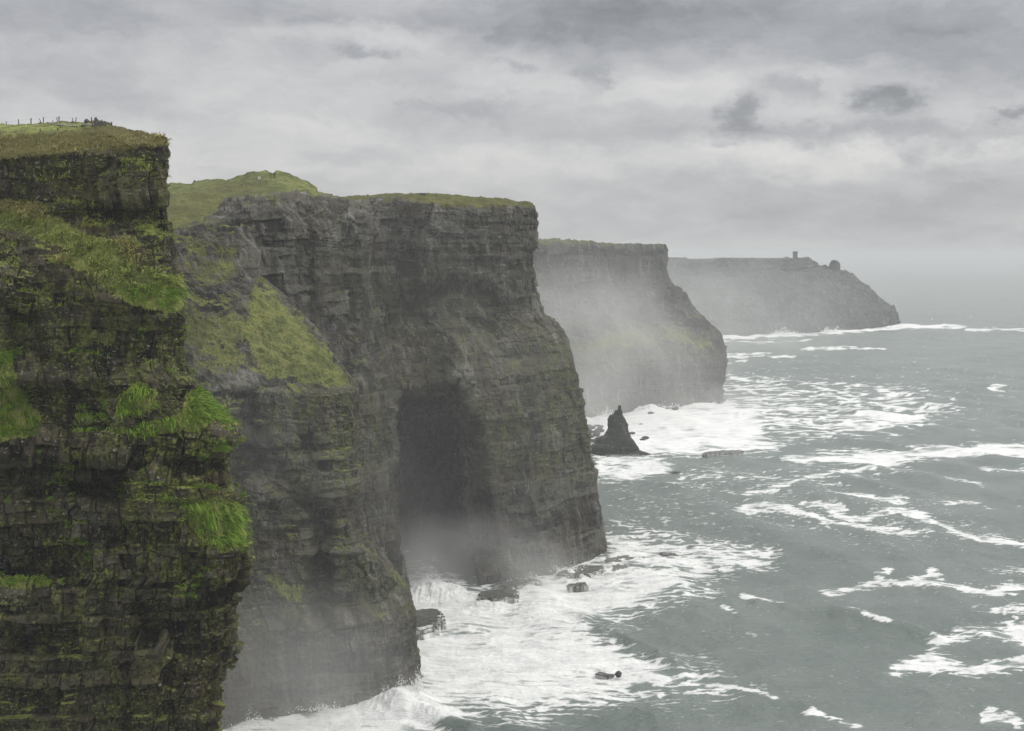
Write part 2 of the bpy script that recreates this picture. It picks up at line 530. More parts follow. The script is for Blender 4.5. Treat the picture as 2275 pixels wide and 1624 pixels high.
# --- near cliff on the left
H1_NOSE = [(276, 371), (305, 371), (320, 369), (400, 366), (450, 372), (500, 380), (560, 385), (610, 400), (650, 411), (700, 413),
           (770, 412), (820, 420), (840, 432), (870, 452), (895, 471), (935, 512), (950, 519), (975, 512), (1010, 500), (1040, 499), (1070, 498), (1120, 519),
           (1170, 535), (1240, 540), (1275, 545), (1285, 540), (1300, 524), (1330, 520), (1380, 513), (1455, 515), (1478, 497), (1560, 490), (1624, 480), (1800, 476), (2340, 470)]
h1, D1 = headland(
    "cliff", -420, H1_NOSE, [(-420, 2390), (0, 2360), (470, 2340)],
    [(-420, 282), (0, 278), (92, 271), (139, 269), (181, 272), (230, 268), (252, 279), (289, 293), (319, 293), (365, 303), (372, 306)],
    [(0, [0, 0, 0]), (.3, [2, 2, 2]), (.62, [4, 3, 3]), (.70, [8, 6, 5]), (.8, [10, 8, 6]), (.915, [32, 28, 17]), (.965, [34, 30, 18]), (.988, [48, 43, 19]), (1, [116, 94, 21])],
    [0, .45, 1], 1.6, ymax=1680, wrap=(60, 70), back=160, nround=10,
    push=[([(-400, 1035), (0, 1020), (140, 1022), (290, 1035), (292, 1215), (200, 1230), (120, 1300), (-400, 1330)], 8.0, 12),
          ([(140, 1012), (500, 1034), (498, 1052), (140, 1046)], 3.5, 4),
          ([(150, 1058), (285, 1068), (290, 1128), (165, 1120)], 5.0, 8),
          ([(300, 1332), (430, 1335), (545, 1300), (545, 1460), (480, 1470), (300, 1420)], 5.0, 7),
          ([(-400, 850), (240, 850), (250, 900), (100, 970), (-400, 960)], 4.0, 16),
          ([(100, 640), (300, 700), (400, 720), (410, 830), (100, 830), (-100, 700)], 3.0, 30),
          ([(80, 480), (350, 440), (370, 520), (180, 510)], 3.5, 10),
          ([(20, 690), (90, 690), (110, 800), (0, 800)], 5.0, 12)],
    grass=[([(-420, 430), (0, 438), (60, 445), (120, 465), (140, 500), (190, 520), (240, 530), (300, 530), (330, 548), (300, 560), (310, 600), (350, 598), (395, 620),
             (411, 660), (408, 690), (370, 700), (340, 690), (280, 670), (220, 640), (170, 600), (110, 585), (90, 572), (150, 560), (100, 540), (40, 520), (0, 515), (-420, 500)], 1, 7),
           ([(-420, 250), (0, 250), (380, 250), (380, 325), (300, 328), (240, 338), (200, 345), (120, 346), (0, 360), (-420, 370)], 1, 8),
           ([(-420, 770), (0, 778), (30, 800), (45, 850), (60, 890), (95, 930), (95, 972), (0, 985), (-420, 990)], 1, 6),
           ([(250, 930), (268, 875), (300, 845), (345, 865), (362, 905), (330, 922)], 1, 6),
           ([(240, 955), (300, 945), (400, 918), (418, 865), (470, 893), (515, 935), (518, 952), (480, 942), (440, 957), (380, 962), (330, 977), (250, 962)], 1, 5),
           ([(405, 1112), (480, 1105), (520, 1130), (538, 1180), (534, 1212), (490, 1230), (450, 1212), (420, 1160)], 1, 6),
           ([(470, 985), (505, 980), (500, 1000), (470, 1005)], .9, 5), ([(425, 955), (480, 1010), (470, 1040), (440, 1010)], .6, 8),
           ([(120, 690), (200, 680), (270, 740), (260, 800), (150, 790)], .55, 20), ([(200, 640), (300, 690), (400, 710), (400, 740), (260, 730)], .5, 14),
           ([(430, 830), (470, 880), (430, 900)], .9, 6)],
    moss=[([(140, 968), (500, 955), (498, 1030), (140, 1012)], 1, 10), ([(270, 1045), (500, 1045), (540, 1170), (545, 1290), (430, 1320), (300, 1300)], .95, 20),
          ([(90, 1180), (280, 1190), (290, 1460), (120, 1420)], .75, 30), ([(-420, 1330), (540, 1330), (480, 2300), (-420, 2300)], .5, 40),
          ([(-420, 600), (420, 600), (420, 960), (-420, 960)], .62, 30), ([(-420, 330), (400, 330), (400, 560), (-420, 560)], .4, 20), ([(-420, 1040), (300, 1040), (300, 1340), (-420, 1340)], .3, 30)],
    brown=[([(88, 262), (250, 262), (250, 284), (180, 278), (90, 276)], 1, 3), ([(-420, 305), (0, 302), (170, 288), (380, 250), (380, 340), (-420, 390)], .85, 6), ([(-420, 425), (80, 440), (140, 500), (330, 545), (310, 600), (230, 520), (0, 470)], .75, 12)],
    strat=[([(-420, 280), (420, 280), (420, 850), (-420, 850)], .9, 30), ([(-420, 960), (560, 960), (560, 2400), (-420, 2400)], 1.9, 20)],
    cfg=dict(amps=(1.5, 1.25, .42), joint=.3, big=1.8, gully=1.2, rough=.75, scale=.8, strat=1.2, tuss=.7, dip=.02), mat=M_ROCK1, ledge=.8)
tag(h1, "dark mossy near cliff with bright grass ledges filling the left side", "cliff", kind="structure")
print("h1", time.time() - T0)

# --- the lower spur behind it with the green slope
h2, D2 = headland(
    "cliff", 200, [(505, 556), (520, 556), (560, 572), (600, 568), (620, 572), (660, 630), (700, 668), (760, 722), (800, 745), (850, 782), (862, 794), (872, 799), (930, 801), (1000, 796), (1080, 800),
                   (1150, 806), (1200, 816), (1260, 848), (1300, 872), (1345, 905), (1358, 916), (1372, 919), (1395, 910), (1420, 919), (1450, 921), (1490, 926), (1530, 929)],
    [(200, 1690), (480, 1622), (600, 1592), (720, 1575), (830, 1560), (929, 1530)],
    [(200, 520), (385, 512), (440, 500), (480, 505), (530, 502), (560, 505)],
    [(0, [0, 0, 0]), (.16, [5, 4, 2]), (.2, [8, 6, 4]), (.5, [22, 18, 12]), (.64, [30, 26, 20]), (.66, [36, 32, 22]), (.9, [80, 74, 68]), (1, [95, 95, 90])],
    [0, .6, 1], 1.9, wrap=(70, 90), back=120, backrise=0, nround=14, gpow=1.5,
    push=[([(690, 1130), (735, 1130), (735, 1400), (690, 1380)], 9, 16), ([(480, 940), (560, 930), (590, 1050), (500, 1100)], 7, 20),
          ([(515, 870), (570, 870), (575, 960), (525, 950)], 7, 8), ([(560, 900), (640, 1060), (700, 1100), (690, 1150), (560, 1060)], 3, 14), ([(625, 1380), (660, 1380), (670, 1580), (640, 1580)], 3, 8),
          ([(735, 1150), (820, 1200), (870, 1300), (730, 1330)], -4, 14), ([(670, 960), (700, 960), (690, 1020), (650, 1020)], 3, 8)],
    grass=[([(560, 618), (640, 680), (725, 760), (796, 864), (740, 866), (650, 852), (590, 848), (565, 800), (520, 762), (500, 742), (540, 700), (548, 655)], .90, 16),
           ([(400, 640), (480, 680), (556, 640), (570, 800), (565, 865), (430, 835), (380, 760)], .66, 24), ([(380, 510), (560, 520), (560, 630), (430, 650), (380, 620)], .56, 20),
           ([(575, 1275), (610, 1270), (640, 1290), (680, 1300), (670, 1345), (620, 1330)], .85, 8), ([(560, 870), (790, 870), (780, 930), (560, 930)], .42, 10), ([(640, 1345), (690, 1365), (660, 1385)], .7, 8),
           ([(500, 1380), (560, 1390), (540, 1420), (490, 1410)], .6, 8), ([(545, 1190), (600, 1210), (580, 1260), (530, 1240)], .5, 10), ([(760, 1270), (905, 1350), (860, 1360), (740, 1330)], .5, 10)],
    moss=[([(560, 870), (800, 870), (800, 1100), (640, 1080)], .75, 20), ([(730, 1120), (920, 1370), (740, 1360)], .5, 20), ([(380, 880), (700, 880), (700, 1500), (380, 1500)], .3, 30)],
    brown=[([(380, 500), (560, 500), (560, 640), (540, 700), (480, 860), (380, 860)], .22, 30), ([(740, 1250), (930, 1340), (860, 1370), (730, 1330)], .6, 10)],
    strat=[([(300, 865), (940, 865), (940, 1180), (300, 1180)], 1.25, 20), ([(300, 1340), (940, 1340), (940, 1700), (300, 1700)], .55, 20), ([(300, 480), (800, 480), (800, 865), (300, 865)], .3, 20)],
    cfg=dict(big=3.2, gully=2.1, rough=1.3, scale=1.15, strat=1.1, tuss=1.5, dip=.03), mat=M_ROCK2, ledge=.7)
tag(h2, "layered cliff spur with a steep bright green slope above its middle ledge", "cliff", kind="structure")
print("h2", time.time() - T0)

# --- the big wall with the cave
h3, D3 = headland(
    "cliff", 180, [(452, 1184), (475, 1186), (490, 1187), (540, 1183), (590, 1180), (630, 1187), (680, 1196), (705, 1206), (725, 1236), (745, 1250), (790, 1270), (830, 1280), (870, 1284), (930, 1296),
                   (1000, 1306), (1040, 1314), (1046, 1316), (1080, 1313), (1130, 1331), (1180, 1340), (1242, 1348)],
    [(180, 1490), (700, 1400), (860, 1362), (908, 1345), (925, 1305), (1000, 1300), (1060, 1300), (1200, 1275), (1348, 1242)],
    [(180, 412), (368, 409), (425, 405), (500, 398), (550, 386), (592, 382), (614, 383), (640, 390), (680, 403), (705, 422), (735, 434), (755, 438), (820, 436), (893, 433),
     (930, 432), (1000, 434), (1100, 441), (1170, 450), (1185, 454)],
    [(0, [0, 0, 0, 0]), (.3, [6, 6, 8, 3]), (.52, [12, 10, 14, 8]), (.58, [14, 12, 22, 14]), (.66, [16, 14, 30, 20]), (.88, [24, 26, 40, 24]), (.9, [26, 28, 41, 24]), (.945, [90, 44, 42, 25]), (.975, [150, 80, 43, 26]), (1, [260, 110, 60, 32])],
    [0, .36, .62, 1], 2.0, crest=[(400, 0), (424, 2), (432, -3), (500, 1), (535, 1), (550, -4), (592, -2), (600, 5.5), (611, 5.5), (614, -2), (640, -1), (690, 1), (700, 0), (704, 6), (735, 1), (748, 5), (758, 1), (800, 0)], wrap=(60, 140), back=300, nround=14, gpow=1.35,
    push=[([(874, 912), (892, 884), (912, 880), (930, 893), (955, 872), (978, 880), (1000, 915), (1012, 960), (1006, 1010), (1024, 1060), (1018, 1130), (1040, 1200), (1050, 1290), (1000, 1310), (915, 1330), (890, 1230), (874, 1100), (874, 1045), (886, 1000)], 115, 10),
          ([(900, 890), (1010, 880), (1050, 960), (1070, 1080), (1090, 1240), (1000, 1310), (920, 1300)], 28, 30),
          ([(880, 868), (960, 862), (1016, 850), (1026, 905), (880, 908)], 16, 12),
          ([(820, 770), (900, 650), (1000, 620), (1080, 640), (1120, 700), (1090, 740), (1010, 760), (985, 850), (880, 860), (850, 800)], 13, 30),
          ([(725, 440), (760, 440), (790, 700), (760, 900), (720, 800)], 8, 20),
          ([(780, 800), (850, 812), (884, 872), (884, 1000), (866, 1045), (870, 1180), (908, 1340), (800, 1400), (700, 1400), (700, 900)], -10, 12),
          ([(690, 440), (745, 445), (745, 700), (700, 700)], -7, 14), ([(1040, 560), (1130, 600), (1090, 680), (1030, 660)], 4, 20)],
    grass=[([(180, 350), (750, 350), (745, 446), (700, 440), (650, 430), (600, 434), (540, 444), (492, 456), (482, 478), (440, 497), (385, 512), (180, 525)], 1, 4),
           ([(745, 400), (1200, 400), (1192, 462), (1100, 462), (1000, 462), (900, 448), (800, 446), (745, 446)], 1, 5),
           ([(1010, 805), (1100, 800), (1190, 770), (1235, 735), (1262, 770), (1200, 805), (1150, 838), (1020, 842)], .62, 18), ([(1000, 460), (1180, 465), (1170, 482), (1020, 480)], .45, 12),
           ([(1020, 700), (1060, 760), (1020, 800)], .4, 14), ([(760, 780), (860, 820), (850, 860), (780, 860)], .45, 14), ([(1030, 875), (1290, 880), (1290, 905), (1030, 900)], .5, 10)],
    moss=[([(1180, 720), (1320, 800), (1320, 1060), (1180, 1060)], .75, 30), ([(1020, 840), (1320, 840), (1320, 1060), (1030, 1060)], .6, 30), ([(700, 560), (1250, 560), (1250, 860), (900, 860)], .3, 40), ([(700, 830), (890, 830), (890, 1050), (700, 1050)], .4, 30)],
    brown=[([(180, 433), (368, 433), (500, 404), (600, 400), (600, 420), (385, 520), (180, 530)], .45, 6), ([(745, 400), (1200, 400), (1192, 480), (745, 460)], .55, 8)],
    strat=[([(860, 840), (1360, 840), (1360, 1060), (860, 1060)], 1.2, 20), ([(860, 1080), (1360, 1060), (1360, 1320), (860, 1340)], .4, 20), ([(180, 440), (1200, 440), (1200, 560), (180, 560)], 1.0, 25)],
    cfg=dict(big=4.0, gully=2.2, rough=1.2, scale=1.35, strat=.6, tuss=.5, dip=.0), mat=M_ROCK2, ledge=.5)
tag(h3, "tall grey cliff wall with a dark sea cave and grassy rim in the middle", "cliff", kind="structure")
print("h3", time.time() - T0)

# --- misty headland behind
h4, D4 = headland(
    "cliff", 1060, [(545, 1468), (549, 1477), (556, 1481), (572, 1480), (600, 1478), (618, 1481), (632, 1489), (645, 1500), (649, 1515), (660, 1525), (695, 1538), (708, 1560), (728, 1580), (748, 1597), (770, 1603),
                    (815, 1609), (820, 1606), (840, 1606), (850, 1600), (885, 1600), (893, 1604)],
    [(1060, 958), (1300, 931), (1350, 922), (1440, 907), (1500, 905), (1540, 899), (1604, 893)],
    [(1060, 524), (1190, 531), (1290, 537), (1345, 540), (1412, 547), (1445, 545), (1470, 544)],
    [(0, [0, 0, 0]), (.25, [10, 8, 0]), (.4, [40, 30, 5]), (.55, [80, 60, 22]), (.75, [95, 75, 50]), (.97, [100, 80, 60]), (1, [125, 100, 62])],
    [0, .5, 1], 1.9, wrap=(40, 260), back=400, nround=25, gpow=1.5,
    push=[([(1480, 640), (1500, 640), (1500, 720), (1470, 720)], 18, 8), ([(1420, 690), (1480, 740), (1470, 780), (1400, 740)], 12, 14)],
    grass=[([(1230, 775), (1350, 725), (1480, 705), (1590, 745), (1603, 790), (1560, 802), (1500, 775), (1400, 790), (1250, 805)], .7, 14), ([(1060, 500), (1480, 500), (1480, 552), (1060, 542)], .7, 4),
           ([(1200, 640), (1480, 640), (1500, 720), (1230, 760)], .4, 30)],
    brown=[([(1060, 500), (1490, 500), (1490, 560), (1060, 550)], .35, 5)],
    moss=[([(1230, 780), (1620, 780), (1620, 900), (1230, 930)], .3, 20)],
    cfg=dict(top=.5, big=6, gully=4.5, rough=2.6, scale=2.0, strat=1.0, tuss=1.2, dip=.0), mat=M_ROCK4, ledge=.6)
tag(h4, "misty grey headland with a stepped outer ridge behind the pointed sea stack", "cliff", kind="structure")

# --- far headland with the tower
h5, D5 = headland(
    "cliff", 1400, [(575, 1797), (580, 1802), (585, 1814), (594, 1816), (597, 1824), (596, 1850), (604, 1870), (606, 1881), (620, 1899), (637, 1925), (650, 1942), (662, 1955), (680, 1975), (690, 1985), (710, 1992), (722, 1998)],
    [(1400, 758), (1600, 746), (1750, 742), (1850, 735), (1920, 730), (1998, 722)],
    [(1400, 590), (1524, 585), (1560, 581), (1600, 578), (1655, 577), (1694, 577.5), (1700, 576), (1710, 577), (1750, 575), (1797, 574)],
    [(0, [0, 0, 0]), (.3, [40, 30, 10]), (.8, [200, 160, 80]), (1, [240, 200, 140])],
    [0, .5, 1], 1.9, wrap=(60, 500), back=500, nround=60, gpow=1.3,
    grass=[([(1400, 600), (1800, 620), (1980, 690), (1950, 700), (1700, 690), (1400, 720)], .45, 30)],
    cfg=dict(top=.3, big=6, gully=7, rough=4.0, scale=3.4, strat=1.0, tuss=.8, dip=.0), mat=M_ROCK5, ledge=.3)
tag(h5, "low far headland sloping down to the sea carrying a small tower", "cliff", kind="structure")
# flat-topped cliff just showing behind it
h6, D6 = headland(
    "cliff", 1400, [(571.5, 1523), (573, 1525), (590, 1525), (640, 1526), (745, 1530)], [(1400, 744), (1530, 741)], [(1400, 570.5), (1480, 571), (1523, 572)],
    [(0, [0, 0]), (1, [120, 120])], [0, 1], 3.0, wrap=(30, 300), back=300, nround=20, cfg=dict(big=5, gully=4, rough=3.0, scale=4.0, strat=.6), mat=M_ROCK5, addY=500)
tag(h6, "flat topped cliff block between the misty headland and the far headland", "cliff", kind="structure")
print("h456", time.time() - T0)


# ------------------------------------------------------------------ grass tussocks hanging on the ledges
def tussocks(name, D, count, length, width, region, seed, lean=(.25, 0, 0), label=""):
    r = np.random.default_rng(seed)
    P, N, G = D['P'], D['N'], D['G']
    px, py = D['px'], D['py']
    e1 = np.linalg.norm(np.gradient(P, axis=0), axis=-1) * np.linalg.norm(np.gradient(P, axis=1), axis=-1)
    clump = .4 + 2.6 * fbm(D['X'] / 3, D['Y'] / 3, D['Z'] / 3, 3, seed)
    wgt = np.where(G > .55, G, 0) * e1 * np.clip(clump, .05, 2)
    wgt[-D['nb']:] *= .1
    wgt = wgt * np.where(py < 352, .10, 1)
    x0, y0, x1, y1 = region
    wgt = wgt * ((px > x0) & (px < x1) & (py > y0) & (py < y1))
    wgt[(np.abs(P[..., 0]) > 1e5)] = 0
    w = wgt.ravel()
    idx = r.choice(len(w), count, p=w / w.sum())
    p = P.reshape(-1, 3)[idx] + r.normal(0, .12, (count, 3))
    n = N.reshape(-1, 3)[idx]
    n = n * np.sign(n[:, 2:3] + (n[:, 2:3] == 0))
    n = np.where((n[:, 1:2] > 0) & (np.abs(n[:, 2:3]) < .6), -n, n)
    br = D['Br'].ravel()[idx]
    up = np.array([0, 0, 1.0])
    wind = np.array(lean)
    L = length * r.uniform(.5, 1.25, (count, 1))
    cl = np.stack([perlin(p[:, 0] / 2.2, p[:, 1] / 2.2, p[:, 2] / 2.2, seed + 50 + k) for k in range(3)], 1)
    d0 = n * .55 + up * .7 + wind + 1.1 * cl + r.normal(0, .13, (count, 3))
    d0 /= np.linalg.norm(d0, axis=1, keepdims=True)
    down = np.array([0.10, -.15, -1.0]) + n * .25
    side = np.cross(d0, r.normal(0, 1, (count, 3)))
    side /= np.linalg.norm(side, axis=1, keepdims=True)
    ts = [0, .35, .7, 1.0]
    ww = [1, .85, .55, .12]
    V = []
    for t, q in zip(ts, ww):
        c = p + L * (d0 * t + down * (t * t) * .85)
        V += [c - side * width * q * .5, c + side * width * q * .5]
    V = np.stack(V, 1)                                        # count, 8, 3
    base = (np.arange(count) * 8)[:, None]
    q = np.concatenate([base + np.array([[0, 1, 3, 2]]) + 2 * k for k in range(3)], 0)
    patch = .5 + 1.1 * fbm(p[:, 0] / 6, p[:, 1] / 6, p[:, 2] / 6, 2, seed + 3)
    tint = np.clip(patch * .6 + r.uniform(-.2, .4, count) + .7 * perlin(p[:, 0] / 1.1, p[:, 1] / 1.1, p[:, 2] / 1.1, seed + 60), 0, 1)
    dry = np.clip(.9 * sstep(.1, .45, fbm(p[:, 0] / 9, p[:, 1] / 9, p[:, 2] / 5, 2, seed + 5) + r.normal(0, .12, count)) + br * .8 - .75 * (py.ravel()[idx] > 735) + .38 * (py.ravel()[idx] < 640), 0, 1)
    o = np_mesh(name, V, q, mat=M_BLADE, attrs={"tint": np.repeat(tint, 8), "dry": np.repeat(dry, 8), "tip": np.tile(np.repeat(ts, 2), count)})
    return tag(o, label, "grass", kind="stuff")


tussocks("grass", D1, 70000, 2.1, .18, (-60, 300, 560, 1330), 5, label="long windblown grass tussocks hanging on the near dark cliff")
print("grass", time.time() - T0)


# ------------------------------------------------------------------ sea
def build_sea():
    ys = np.concatenate([HZ + 170 * FL / np.array([46000, 34000, 26000, 20000, 16000, 13000, 11000, 9500, 8700.]),
                         np.arange(629, 1100, 1.7), np.arange(1100, 1680, 1.9), np.geomspace(1685, 9000, 40)])
    xs = np.concatenate([np.linspace(-9000, -700, 14), np.linspace(-600, 380, 40), np.arange(384, 2380, 2.0), np.linspace(2400, 3200, 40), np.linspace(3300, 12000, 14)])
    x, y = np.meshgrid(xs, ys)
    D = sea_dist(y)
    P = at(x, y, D)
    P[..., 2] = 0
    X, Y = P[..., 0].astype(f32), P[..., 1].astype(f32)
    Dd = np.hypot(X, Y)
    x, y = x.astype(f32), y.astype(f32)
    # perspective-warped coordinates for the outlines of the foam
    sc = np.clip((y - 560) / 600, .06, 1.6)
    wx = x + sc * (44 * fbm(X / 45, Y / 60, X * 0, 4, 201) * 2)
    wy = y + sc * (17 * fbm(X / 45, Y / 60, X * 0 + 5, 4, 205) * 2)
    F = np.zeros_like(X)

    def pg(pts, a, soft):
        nonlocal F
        F = np.maximum(F, a * poly(wx, wy, pts, soft))

    def ln(pts, w, a=1.0, ys_=2.2):
        nonlocal F
        F = np.maximum(F, a * 1.1 * np.clip(line(wx, wy, pts, w * 2.0, ys_) * 1.25, 0, 1))
    # great apron of surf below the cave
    pg([(380, 1720), (480, 1600), (700, 1560), (925, 1500), (880, 1400), (880, 1280), (960, 1270), (1010, 1300), (1090, 1320), (1170, 1300), (1230, 1265), (1300, 1240), (1400, 1245), (1500, 1258), (1560, 1250), (1575, 1275), (1530, 1310), (1460, 1335),
        (1400, 1360), (1320, 1385), (1330, 1410), (1380, 1450), (1430, 1490), (1500, 1490), (1545, 1500), (1585, 1505), (1500, 1520), (1420, 1530), (1340, 1550), (1230, 1568), (1120, 1578), (1000, 1590), (950, 1640), (800, 1700)], 1.12, 46)
    pg([(1340, 1170), (1440, 1180), (1560, 1195), (1700, 1212), (1735, 1225), (1690, 1250), (1600, 1275), (1450, 1290), (1320, 1280)], .78, 26)
    pg([(1330, 1225), (1480, 1225), (1600, 1240), (1500, 1275), (1330, 1285)], 1.0, 24)
    pg([(1280, 925), (1380, 900), (1500, 890), (1610, 885), (1680, 905), (1720, 935), (1690, 970), (1760, 985), (1720, 1003), (1560, 1005), (1440, 1012), (1300, 1012)], 1.08, 18)
    pg([(1310, 1008), (1460, 1008), (1510, 1030), (1470, 1058), (1400, 1075), (1310, 1065)], .82, 14)
    pg([(1730, 1016), (1850, 1000), (2000, 1003), (2060, 993), (2275, 985), (2600, 985), (2600, 1008), (2200, 1013), (2050, 1020), (1960, 1030), (1800, 1028)], 1.05, 10)
    pg([(1600, 830), (1800, 845), (2000, 862), (2120, 885), (2140, 905), (2000, 965), (1700, 985), (1600, 900)], .56, 20)
    pg([(1480, 1030), (1900, 1035), (2100, 1010), (2040, 1045), (1760, 1095), (1500, 1080)], .42, 20)
    pg([(1340, 1100), (1600, 1120), (1700, 1150), (1500, 1165), (1340, 1150)], .25, 20)
    pg([(1380, 1500), (1560, 1440), (1700, 1540), (1480, 1590)], .3, 20)
    pg([(1340, 1035), (1700, 1035), (2100, 1090), (2275, 1200), (2000, 1230), (1700, 1190), (1340, 1180)], .20, 40)
    pg([(1500, 1200), (2300, 1220), (2300, 1700), (1400, 1700)], .045, 60)
    pg([(1600, 760), (2300, 745), (2300, 960), (1600, 1000)], .09, 40)
    # breakers under the far headlands
    ln([(1590, 752), (1680, 747), (1760, 744), (1850, 738), (1920, 733), (1985, 727), (2060, 725), (2140, 725)], 5.5, .8, 1.6)
    ln([(2150, 732), (2300, 733), (2500, 735)], 7, .6)
    ln([(1600, 757), (1680, 760), (1800, 757)], 6, .6)
    ln([(1785, 774), (1830, 771), (1960, 776)], 6, .62)
    ln([(1608, 790), (1700, 789), (1760, 794)], 8, .62)
    ln([(1608, 808), (1660, 800)], 7, .5)
    ln([(1910, 922), (1950, 925), (2035, 931)], 14, .95)
    ln([(1600, 905), (1760, 903), (1900, 915), (1990, 905)], 8, .62)
    ln([(1690, 930), (1740, 928), (1790, 936)], 12, .75)
    ln([(2206, 862), (2236, 861)], 7, .9)
    ln([(1850, 850), (1960, 858), (2060, 865)], 6, .55)
    ln([(1620, 842), (1740, 840), (1830, 850)], 6, .6)
    # drifting foam streets in the open water
    ln([(1660, 1092), (1740, 1081), (1810, 1056), (1875, 1045), (1940, 1042)], 10, .74)
    ln([(1480, 1078), (1600, 1100), (1640, 1103)], 8, .5)
    ln([(1670, 1125), (1760, 1135), (1830, 1160), (1900, 1167), (1960, 1176), (2045, 1186)], 14, .76)
    ln([(1790, 1112), (1840, 1120), (1866, 1140), (1900, 1150), (1990, 1140), (2050, 1152), (2095, 1172), (2110, 1182), (2200, 1196), (2300, 1207)], 15, .78)
    pg([(1835, 1112), (1870, 1120), (1890, 1145), (1850, 1150)], .85, 8)
    ln([(1870, 1090), (1930, 1100), (1990, 1108), (2000, 1116)], 13, .74)
    ln([(2080, 1112), (2170, 1115)], 10, .6)
    ln([(2110, 1060), (2180, 1072)], 12, .55)
    ln([(2200, 1045), (2300, 1040)], 14, .5)
    ln([(1865, 1312), (1925, 1296), (1990, 1305), (2120, 1300), (2300, 1302)], 15, .78)
    ln([(1945, 1270), (1938, 1296)], 12, .7)
    ln([(2030, 1290), (2060, 1270), (2090, 1290)], 10, .66)
    pg([(2180, 1262), (2300, 1255), (2300, 1280), (2200, 1275)], .68, 10)
    pg([(2050, 1420), (2110, 1408), (2200, 1396), (2290, 1365), (2500, 1350), (2500, 1440), (2290, 1425), (2150, 1415), (2100, 1428), (2080, 1450)], .95, 16)
    pg([(1960, 1490), (2050, 1462), (2090, 1445), (2180, 1465), (2290, 1470), (2500, 1470), (2500, 1492), (2290, 1490), (2150, 1492)], 1.05, 12)
    pg([(2160, 1345), (2260, 1330), (2300, 1350), (2200, 1362)], .62, 12)
    ln([(1880, 1360), (1925, 1362), (1915, 1372), (1960, 1390)], 9, .68)
    ln([(1660, 1322), (1740, 1334)], 9, .66)
    ln([(1600, 1352), (1640, 1368)], 8, .45)
    ln([(1590, 1525), (1640, 1540), (1715, 1568)], 10, .7)
    ln([(1430, 1545), (1560, 1540)], 6, .5)
    ln([(1800, 1600), (1860, 1612), (1900, 1624)], 11, .62)
    ln([(2180, 1570), (2205, 1590), (2275, 1610)], 11, .64)
    ln([(1560, 1240), (1640, 1250), (1690, 1250)], 9, .64)
    pg([(1500, 1265), (1560, 1290), (1640, 1290), (1520, 1350)], .42, 20)
    # scattered small whitecaps over the rest
    cap = fbm(X / 26, Y / 42, X * 0, 4, 230)
    F = np.maximum(F, np.where(y > 700, .62 * sstep(.20, .36, cap), 0))
    # broken lace: a net of thin lines whose share of the surface follows the density F
    def net(sc, seed):
        ux, uy = X / (sc * 2.6), Y / sc
        wq = .9 * perlin(ux * .6, uy * .6, ux * 0, seed)
        a = np.abs(perlin(ux + wq, uy - wq, ux * 0, seed + 1))
        b = np.abs(perlin(ux * 2.3 + wq, uy * 2.3, ux * 0 + 3, seed + 2))
        c_ = np.abs(perlin(ux * 5.1 + wq * 2, uy * 4.7, ux * 0 + 6, seed + 3))
        return a * .75 + b * .32 + c_ * .15
    w2 = sstep(750, 1500, Dd)
    w3 = sstep(1800, 3600, Dd)
    Nn = (net(5.5, 240) * (1 - w2) + net(15.0, 250) * w2) * (1 - w3) + net(48.0, 260) * w3
    qs = np.quantile(Nn[::7, ::7], np.linspace(0, 1, 101))
    Nn = np.interp(Nn, qs, np.linspace(0, 1, 101)).astype(f32)
    Fd = F * (1.0 + .40 * perlin(X / 30, Y / 38, X * 0, 270)) + .18 * F * perlin(X / 8, Y / 10, X * 0, 271)
    foam = np.clip((Fd * 1.12 - Nn * .92) / (.26 + .26 * F), -.6, 1.0)
    foam = np.where(F < .02, -.6, foam)
    froth = np.clip(F * 1.1, 0, 1)
    # --- waves
    z = np.zeros_like(X)
    r = np.random.default_rng(3)
    for i in range(26):
        lam = r.uniform(9, 75)
        a = math.radians(r.normal(205, 26))
        kx, ky = math.cos(a) * 2 * math.pi / lam, math.sin(a) * 2 * math.pi / lam
        ph = kx * X + ky * Y + r.uniform(0, 6.28) + 1.3 * perlin(X / 130, Y / 130, X * 0, 300 + i)
        z += .012 * lam ** .95 * (1 - np.abs(np.sin(ph * .5))) * np.clip(lam * 60 / Dd, 0, 1)
    for lam, a, hgt in ((150, 200, 1.5), (118, 212, 1.2), (190, 188, 1.6)):
        a = math.radians(a)
        ph = (math.cos(a) * X + math.sin(a) * Y) * 2 * math.pi / lam + 3.0 * perlin(X / 300, Y / 300, X * 0, lam)
        z += hgt * (.5 + .5 * np.cos(ph)) ** 3 * np.clip(.6 + 1.2 * perlin(X / 160, Y / 220, X * 0, lam + 1), 0, 1.4) * np.clip(6000 / Dd, 0, 1)
    near = np.clip(900 / Dd, 0, 1) ** 2
    z += near * (.8 * fbm(X / 6, Y / 9, X * 0, 4, 330, .55) + .9 * fbm(X / 28, Y / 40, X * 0, 3, 340))
    # standing swell lines running in to the rocks
    for pts, h, w in (([(1310, 1375), (1390, 1410), (1470, 1460), (1540, 1490), (1600, 1500)], 2.6, 40), ([(1690, 1345), (1800, 1352), (1920, 1372), (2010, 1395), (2070, 1418)], 3.8, 34),
                      ([(1180, 1310), (1260, 1345), (1300, 1385)], 2.0, 30), ([(1400, 1075), (1560, 1090), (1700, 1110)], 2.0, 22), ([(1640, 925), (1800, 935)], 3, 14), ([(1900, 920), (2050, 930)], 4.0, 12),
                      ([(2195, 860), (2245, 861)], 4.0, 8), ([(880, 1580), (960, 1600), (1040, 1630)], 3.5, 34), ([(1990, 1180), (2300, 1220)], 1.6, 24)):
        q = line(wx * .5 + x * .5, wy * .5 + y * .5, pts, w, 1.6)
        z += h * q * q * (3 - 2 * q) * (.75 + .5 * perlin(X / 9, Y / 9, X * 0, 350))
